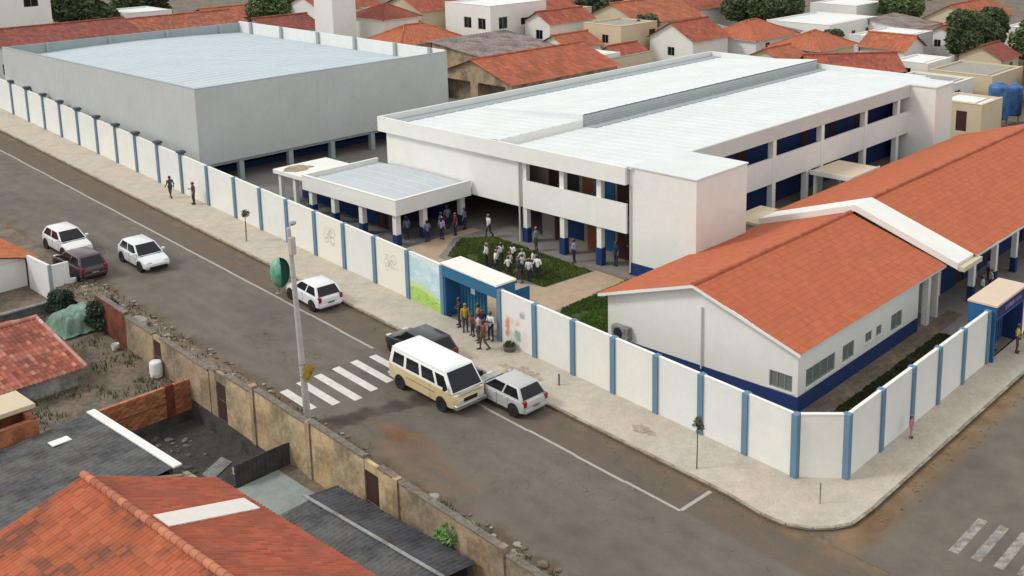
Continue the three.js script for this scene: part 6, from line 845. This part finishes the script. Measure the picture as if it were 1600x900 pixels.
// ---------------------------------------------------------------- people
const POSES = {};
function buildPose(key, J) { // J: joints of a 1.66 m figure facing +z
  const res = 84, half = 0.92, mc = new MarchingCubes(res, new THREE.MeshStandardMaterial(), false, false, 60000); mc.isolation = 0;
  const bones = []; const add = (a, b, ra, rb, tag) => bones.push([...a, ...b, ra, rb, tag]);
  add(J.pelvis, J.chest, 0.125, 0.135, 'shirt'); add(J.chest, J.neck, 0.125, 0.06, 'shirt'); add([J.chest[0] - 0.1, J.chest[1] + 0.08, J.chest[2]], [J.chest[0] + 0.1, J.chest[1] + 0.08, J.chest[2]], 0.09, 0.09, 'shirt'); add(J.neck, J.head, 0.055, 0.06, 'skin'); add(J.head, [J.head[0], J.head[1] + 0.1, J.head[2]], 0.085, 0.095, 'skin'); add([J.head[0], J.head[1] - 0.03, J.head[2] + 0.03], [J.head[0], J.head[1] + 0.02, J.head[2] + 0.03], 0.05, 0.06, 'skin');
  for (const s of [0, 1]) { add(J.sh[s], J.el[s], 0.056, 0.044, 'sleeve'); add(J.el[s], J.wr[s], 0.043, 0.03, 'skin'); add(J.wr[s], J.hd[s], 0.03, 0.036, 'skin'); add(J.hip[s], J.kn[s], 0.088, 0.062, 'trousers'); add(J.kn[s], J.an[s], 0.06, 0.04, 'trousers'); add([J.an[s][0], J.an[s][1] - 0.03, J.an[s][2] - 0.03], J.toe[s], 0.045, 0.036, 'shoe'); }
  add(J.hip[0], J.hip[1], 0.1, 0.1, 'trousers');
  const sd = (p, b) => { const bx = b[3] - b[0], by = b[4] - b[1], bz = b[5] - b[2], px = p[0] - b[0], py = p[1] - b[1], pz = p[2] - b[2], l2 = bx * bx + by * by + bz * bz + 1e-9, t = clamp((px * bx + py * by + pz * bz) / l2, 0, 1), dx = px - bx * t, dy = py - by * t, dz = pz - bz * t; return Math.sqrt(dx * dx + dy * dy + dz * dz) - mix(b[6], b[7], t); };
  const f = mc.field, q = [0, 0, 0]; f.fill(-1);
  for (let z = 0; z < res; z++) for (let y = 0; y < res; y++) for (let x = 0; x < res; x++) { q[0] = ((x - res / 2) / (res / 2)) * half; q[1] = ((y - res / 2) / (res / 2)) * half + 0.85; q[2] = ((z - res / 2) / (res / 2)) * half; if (Math.abs(q[2]) > 0.6 || Math.abs(q[0]) > 0.6) continue; let d = 9; for (const b of bones) { const e = sd(q, b), k = 0.035, h = clamp(0.5 + 0.5 * (d - e) / k, 0, 1); d = mix(d, e, h) - k * h * (1 - h); } f[x + y * res + z * res * res] = -d; }
  mc.update(); const n = mc.count, pos = mc.positionArray.slice(0, n * 3); for (let i = 0; i < n; i++) { pos[i * 3] *= half; pos[i * 3 + 1] = pos[i * 3 + 1] * half + 0.85; pos[i * 3 + 2] *= half; }
  let g = new THREE.BufferGeometry(); g.setAttribute('position', new THREE.BufferAttribute(pos, 3)); g = mergeVertices(g, 1e-4); g.computeVertexNormals(); { const nn = g.attributes.normal, pp = g.attributes.position; let s = 0; for (let i = 0; i < pp.count; i += 7) s += nn.getX(i) * pp.getX(i) + nn.getZ(i) * pp.getZ(i); if (s < 0) { const ix = g.index.array; for (let i = 0; i < ix.length; i += 3) { const k = ix[i]; ix[i] = ix[i + 1]; ix[i + 1] = k; } g.computeVertexNormals(); } } g = g.toNonIndexed();
  const tags = []; const p = g.attributes.position; for (let i = 0; i < p.count; i++) { const v = [p.getX(i), p.getY(i), p.getZ(i)]; let best = 9, tag = 'skin'; for (const b of bones) { const e = sd(v, b); if (e < best) { best = e; tag = b[8]; } } tags.push(tag); }
  const extra = []; // fingers, nose, ears, eyes, mouth
  const ad = (geo, tag) => { geo = geo.index ? geo.toNonIndexed() : geo; geo.deleteAttribute('uv'); extra.push(geo); for (let i = 0; i < geo.attributes.position.count; i++) tags.push(tag); };
  const H = J.head, ball = (x, y, z, r, tag, sx = 1, sy = 1, sz = 1) => ad(new THREE.SphereGeometry(r, 7, 5).scale(sx, sy, sz).translate(H[0] + x, H[1] + y, H[2] + z), tag);
  ball(0, 0.035, 0.105, 0.016, 'skin', 0.8, 1.5, 1); for (const s of [-1, 1]) { ball(s * 0.033, 0.06, 0.088, 0.011, 'dark'); ball(s * 0.096, 0.04, 0, 0.022, 'skin', 0.5, 1.2, 0.9); } ball(0, -0.008, 0.09, 0.02, 'lip', 1.2, 0.3, 0.5);
  for (const s of [0, 1]) { const A = V3(...J.wr[s]), B = V3(...J.hd[s]), d = B.clone().sub(A).normalize(), side = V3(0, 0, 1).cross(d).length() > 0.2 ? V3(0, 0, 1).sub(d.clone().multiplyScalar(d.z)).normalize() : V3(1, 0, 0), curl = V3().crossVectors(d, side).multiplyScalar(s ? 0.25 : -0.25); [-1.5, -0.5, 0.5, 1.5].forEach((k, i) => { const o = B.clone().addScaledVector(side, k * 0.017), L = [0.055, 0.07, 0.074, 0.06][i], m = o.clone().addScaledVector(d, L * 0.6 + 0.02), e = m.clone().addScaledVector(d, L * 0.5).addScaledVector(curl, L * 0.9); ad(new THREE.TubeGeometry(new THREE.CatmullRomCurve3([o, m, e]), 4, 0.0085, 5), 'skin'); }); const o = A.clone().lerp(B, 0.5); ad(new THREE.TubeGeometry(new THREE.CatmullRomCurve3([o, o.clone().addScaledVector(side, 0.045).addScaledVector(d, 0.03), o.clone().addScaledVector(side, 0.05).addScaledVector(d, 0.07)]), 4, 0.0095, 5), 'skin'); }
  for (const k of Object.keys(g.attributes)) if (!['position', 'normal'].includes(k)) g.deleteAttribute(k); g = mergeGeometries([g, ...extra]);
  const hair = new THREE.SphereGeometry(0.108, 14, 10, 0, 6.2832, 0, 1.75).scale(1, 1.05, 1.1).rotateX(-0.42).translate(H[0], H[1] + 0.052, H[2] - 0.008); const long = mergeGeometries([hair, new THREE.CylinderGeometry(0.085, 0.1, 0.24, 12, 1).scale(1, 1, 0.55).translate(H[0], H[1] - 0.05, H[2] - 0.075)]);
  POSES[key] = { g, tags, hair, long };
}
const base = { pelvis: [0, 0.93, 0], chest: [0, 1.22, 0], neck: [0, 1.41, 0.005], head: [0, 1.5, 0.015], sh: [[-0.18, 1.34, 0], [0.18, 1.34, 0]], el: [[-0.23, 1.07, -0.02], [0.23, 1.07, -0.02]], wr: [[-0.23, 0.84, 0.05], [0.23, 0.84, 0.05]], hd: [[-0.225, 0.77, 0.08], [0.225, 0.77, 0.08]], hip: [[-0.085, 0.9, 0], [0.085, 0.9, 0]], kn: [[-0.095, 0.48, 0.02], [0.095, 0.48, 0.02]], an: [[-0.1, 0.085, -0.02], [0.1, 0.085, -0.02]], toe: [[-0.115, 0.036, 0.14], [0.115, 0.036, 0.14]] };
buildPose('stand', base);
buildPose('talk', { ...base, el: [[-0.25, 1.08, 0.02], [0.24, 1.08, 0.02]], wr: [[-0.14, 1.12, 0.24], [0.22, 0.86, 0.1]], hd: [[-0.09, 1.16, 0.28], [0.215, 0.79, 0.13]], kn: [[-0.1, 0.48, 0.05], [0.09, 0.48, 0.0]], an: [[-0.13, 0.085, 0.0], [0.1, 0.085, -0.03]], toe: [[-0.16, 0.036, 0.15], [0.12, 0.036, 0.13]], head: [0.015, 1.5, 0.03] });
buildPose('walk', { ...base, hip: [[-0.085, 0.9, 0], [0.085, 0.9, 0]], kn: [[-0.09, 0.49, 0.14], [0.09, 0.47, -0.06]], an: [[-0.09, 0.1, 0.17], [0.09, 0.13, -0.28]], toe: [[-0.09, 0.05, 0.33], [0.09, 0.04, -0.14]], el: [[-0.22, 1.08, -0.13], [0.22, 1.08, 0.07]], wr: [[-0.22, 0.86, -0.1], [0.22, 0.9, 0.24]], hd: [[-0.22, 0.79, -0.07], [0.22, 0.85, 0.29]] });
buildPose('crossed', { ...base, el: [[-0.25, 1.1, 0.05], [0.25, 1.1, 0.05]], wr: [[-0.02, 1.14, 0.2], [0.03, 1.1, 0.2]], hd: [[0.06, 1.16, 0.2], [-0.05, 1.09, 0.21]], kn: [[-0.12, 0.48, 0.04], [0.1, 0.48, 0.0]], an: [[-0.15, 0.085, 0.02], [0.11, 0.085, -0.03]], toe: [[-0.2, 0.036, 0.16], [0.15, 0.036, 0.12]], head: [-0.02, 1.5, 0.025] });
buildPose('lean', { ...base, chest: [0.05, 1.21, 0.03], neck: [0.07, 1.39, 0.05], head: [0.085, 1.475, 0.075], sh: [[-0.12, 1.34, 0.04], [0.23, 1.3, 0.03]], el: [[-0.22, 1.09, -0.04], [0.33, 1.06, 0.0]], wr: [[-0.13, 0.95, 0.1], [0.22, 0.98, 0.13]], hd: [[-0.08, 0.97, 0.16], [0.16, 0.99, 0.18]], kn: [[-0.08, 0.48, 0.03], [0.12, 0.49, 0.06]], an: [[-0.09, 0.085, -0.02], [0.17, 0.085, 0.02]], toe: [[-0.12, 0.036, 0.14], [0.22, 0.036, 0.17]] });
const skins = [[0.30, 0.165, 0.10], [0.19, 0.095, 0.055], [0.38, 0.22, 0.14], [0.12, 0.06, 0.036]];
const bodyMat = new THREE.MeshStandardMaterial({ vertexColors: true, roughness: 0.85 }); const hairMat = mat([0.012, 0.009, 0.008], { map: null, rough: 0.7 }); const bodies = new Map();
function person(label, x, y, z, turn, { pose = 'stand', shirt = [0.7, 0.7, 0.7], trousers = [0.02, 0.03, 0.07], skin = 0, long = false, h = 1.6, group } = {}) {
  const k = [pose, shirt, trousers, skin].join('|'); if (!bodies.has(k)) { const P = POSES[pose], c = new Float32Array(P.tags.length * 3), T = { skin: skins[skin], shirt, sleeve: shirt, trousers, shoe: [0.03, 0.03, 0.03], dark: [0.01, 0.01, 0.01], lip: skins[skin].map((q) => q * 0.7) }; P.tags.forEach((t, i) => { const q = T[t]; c[i * 3] = q[0]; c[i * 3 + 1] = q[1]; c[i * 3 + 2] = q[2]; }); const g = P.g.clone(); g.setAttribute('color', new THREE.BufferAttribute(c, 3)); bodies.set(k, g); }
  const t = thing('person', label, 'person', [x, y, z], turn, group); t.scale.setScalar(h / 1.69); const b = new THREE.Mesh(bodies.get(k), bodyMat); b.name = 'body'; b.castShadow = b.receiveShadow = true; t.add(b); const hr = new THREE.Mesh(long ? POSES[pose].long : POSES[pose].hair, hairMat); hr.name = 'hair'; hr.castShadow = true; t.add(hr); return t;
}
seed = 1234;
const WHITE = [0.66, 0.67, 0.68], NAVY = [0.018, 0.025, 0.06], GREYB = [0.2, 0.22, 0.26];
const yardY = (x, z) => gy(x, z) + 0.06;
{ // students on the courtyard lawn
  const lab = 'student in white shirt and dark trousers in the courtyard crowd';
  const spots = [[7.8, -27.4], [8.3, -26.9], [7.7, -26.4], [8.6, -26.2], [8.1, -25.6], [7.6, -25.2], [8.9, -25.3], [8.4, -24.8], [7.8, -24.5], [9.1, -24.5], [8.0, -23.8], [8.6, -23.6], [9.0, -27.3], [7.3, -24.0], [8.3, -27.9], [9.4, -26.6]];
  spots.forEach(([x, z], i) => { const dark = i % 5 === 3, tint = [[0.66, 0.67, 0.68], [0.6, 0.62, 0.66], [0.7, 0.69, 0.66]][i % 3]; person(dark ? 'student in dark navy clothes in the courtyard crowd' : lab, x, yardY(x, z), z, rr(0, 6.28), { pose: pick(['stand', 'talk', 'crossed', 'lean', 'walk']), shirt: dark ? NAVY : tint, trousers: i % 4 === 1 ? [0.06, 0.05, 0.06] : NAVY, skin: i % 4, long: i % 3 === 0, h: rr(1.34, 1.6), group: dark ? 'dark-clothed students in the courtyard crowd' : 'white-shirted students in the courtyard crowd' }); });
  for (const [x, z, l, o] of [[11.7, -31.3, 'person in white top walking past the inner corner of the courtyard', { shirt: WHITE, pose: 'walk' }], [12.1, -27.2, 'person in grey standing between the first two colonnade columns', { shirt: GREYB, trousers: [0.08, 0.08, 0.09] }], [12.2, -23.9, 'person in pale blue shirt at the edge of the colonnade', { shirt: [0.3, 0.38, 0.46], pose: 'talk' }], [13.4, -21.4, 'person in navy by the stair tower foot', { shirt: NAVY }]]) person(l, x, x > 12.2 && z > -29 ? 1.15 : yardY(x, z), z, rr(0, 6.28), { skin: Math.floor(rr(0, 4)), h: 1.64, ...o });
  const cl = 'student in the shade under the edge of the white canopy'; [[7.6, -34.9], [8.2, -33.5], [9.2, -33.2], [9.7, -33.9], [10.4, -33.2], [10.9, -34.6], [11.6, -33.6]].forEach(([x, z], i) => person(i === 2 ? 'student in pale lilac top in front of the white canopy' : i === 4 ? 'student in maroon top in front of the white canopy' : cl, x, yardY(x, z), z, rr(0, 6.28), { shirt: i === 2 ? [0.36, 0.32, 0.46] : i === 4 ? [0.2, 0.03, 0.06] : [0.16, 0.17, 0.25], trousers: NAVY, skin: i % 4, pose: i % 2 ? 'talk' : 'stand', long: i % 2 === 0, h: rr(1.5, 1.66), group: i === 2 || i === 4 ? undefined : 'students under the canopy edge' }));
}
{ // people at the street gate and elsewhere
  const P = (x, z) => gy(x, z) + 0.142;
  for (const [x, z, l, o] of [[0.55, -21.75, 'person in dark clothes leftmost of the group at the blue gate', { shirt: [0.05, 0.045, 0.04], trousers: [0.03, 0.03, 0.03] }], [0.3, -21.0, 'person in yellow top in the group at the blue gate', { shirt: [0.42, 0.27, 0.04], trousers: [0.05, 0.05, 0.06] }], [0.8, -20.5, 'person in ochre shirt just inside the blue gate', { shirt: [0.34, 0.2, 0.04], trousers: NAVY }], [0.45, -19.95, 'person in navy shirt in the middle of the gate group', { shirt: NAVY, trousers: [0.1, 0.1, 0.12] }], [-0.1, -19.5, 'person in pale pink top at the front of the gate group', { shirt: [0.5, 0.36, 0.38], trousers: [0.06, 0.05, 0.06], long: true }], [0.5, -19.2, 'person in white shirt at the right of the gate group', { shirt: WHITE, trousers: NAVY }], [-0.55, -18.65, 'person in brown standing apart before the painted wall panel', { shirt: [0.18, 0.06, 0.04], trousers: [0.12, 0.06, 0.04], pose: 'walk' }], [0.2, -20.3, 'child in maroon top within the gate group', { shirt: [0.18, 0.03, 0.05], h: 1.3 }]]) person(l, x, P(x, z), z, rr(3.6, 5.8), { skin: Math.floor(rr(0, 4)), pose: pick(['stand', 'talk', 'crossed', 'lean']), h: rr(1.56, 1.7), ...o });
  person('person in dark clothes walking on the pavement by the grey hall', 1.15, P(1.15, -53.7), -53.7, Math.PI, { pose: 'walk', shirt: [0.05, 0.06, 0.07], trousers: [0.04, 0.045, 0.05], skin: 1, h: 1.68 });
  person('person in brown jacket standing against the far wall', 1.55, P(1.55, -51.2), -51.2, 4.4, { pose: 'talk', shirt: [0.07, 0.045, 0.03], trousers: [0.05, 0.035, 0.03], skin: 0, h: 1.7 });
  person('child in pink dress by the side street wall', 6.5, P(6.5, 2.25), 2.25, 0.4, { shirt: [0.55, 0.16, 0.28], trousers: [0.5, 0.2, 0.28], skin: 2, long: true, h: 1.15 });
  person('person in yellow shirt standing before the navy portal', 18.9, P(18.9, 2.45), 2.45, 0.2, { shirt: [0.56, 0.44, 0.06], trousers: [0.1, 0.04, 0.06], skin: 1, h: 1.66, pose: 'talk' });
  person('person in maroon clothes beside the navy portal', 19.5, P(19.5, 2.8), 2.8, 5.2, { shirt: [0.14, 0.03, 0.06], trousers: [0.3, 0.25, 0.27], skin: 0, h: 1.6, pose: 'stand' });
  const vl = 'student in the shaded veranda of the far red-roofed block'; [[24.9, -2.0], [25.6, -2.9], [26.4, -2.1], [28.4, -3]].forEach(([x, z], i) => person(vl, x, 0.18, z, rr(0, 6), { shirt: i % 2 ? [0.3, 0.28, 0.34] : [0.45, 0.45, 0.5], trousers: NAVY, skin: i, group: 'students on the veranda', h: 1.6 }));
}
scene.traverse((o) => { if (o.isMesh) { o.castShadow = true; o.receiveShadow = true; } });
renderer.setSize(1024, 576);
renderer.render(scene, camera);
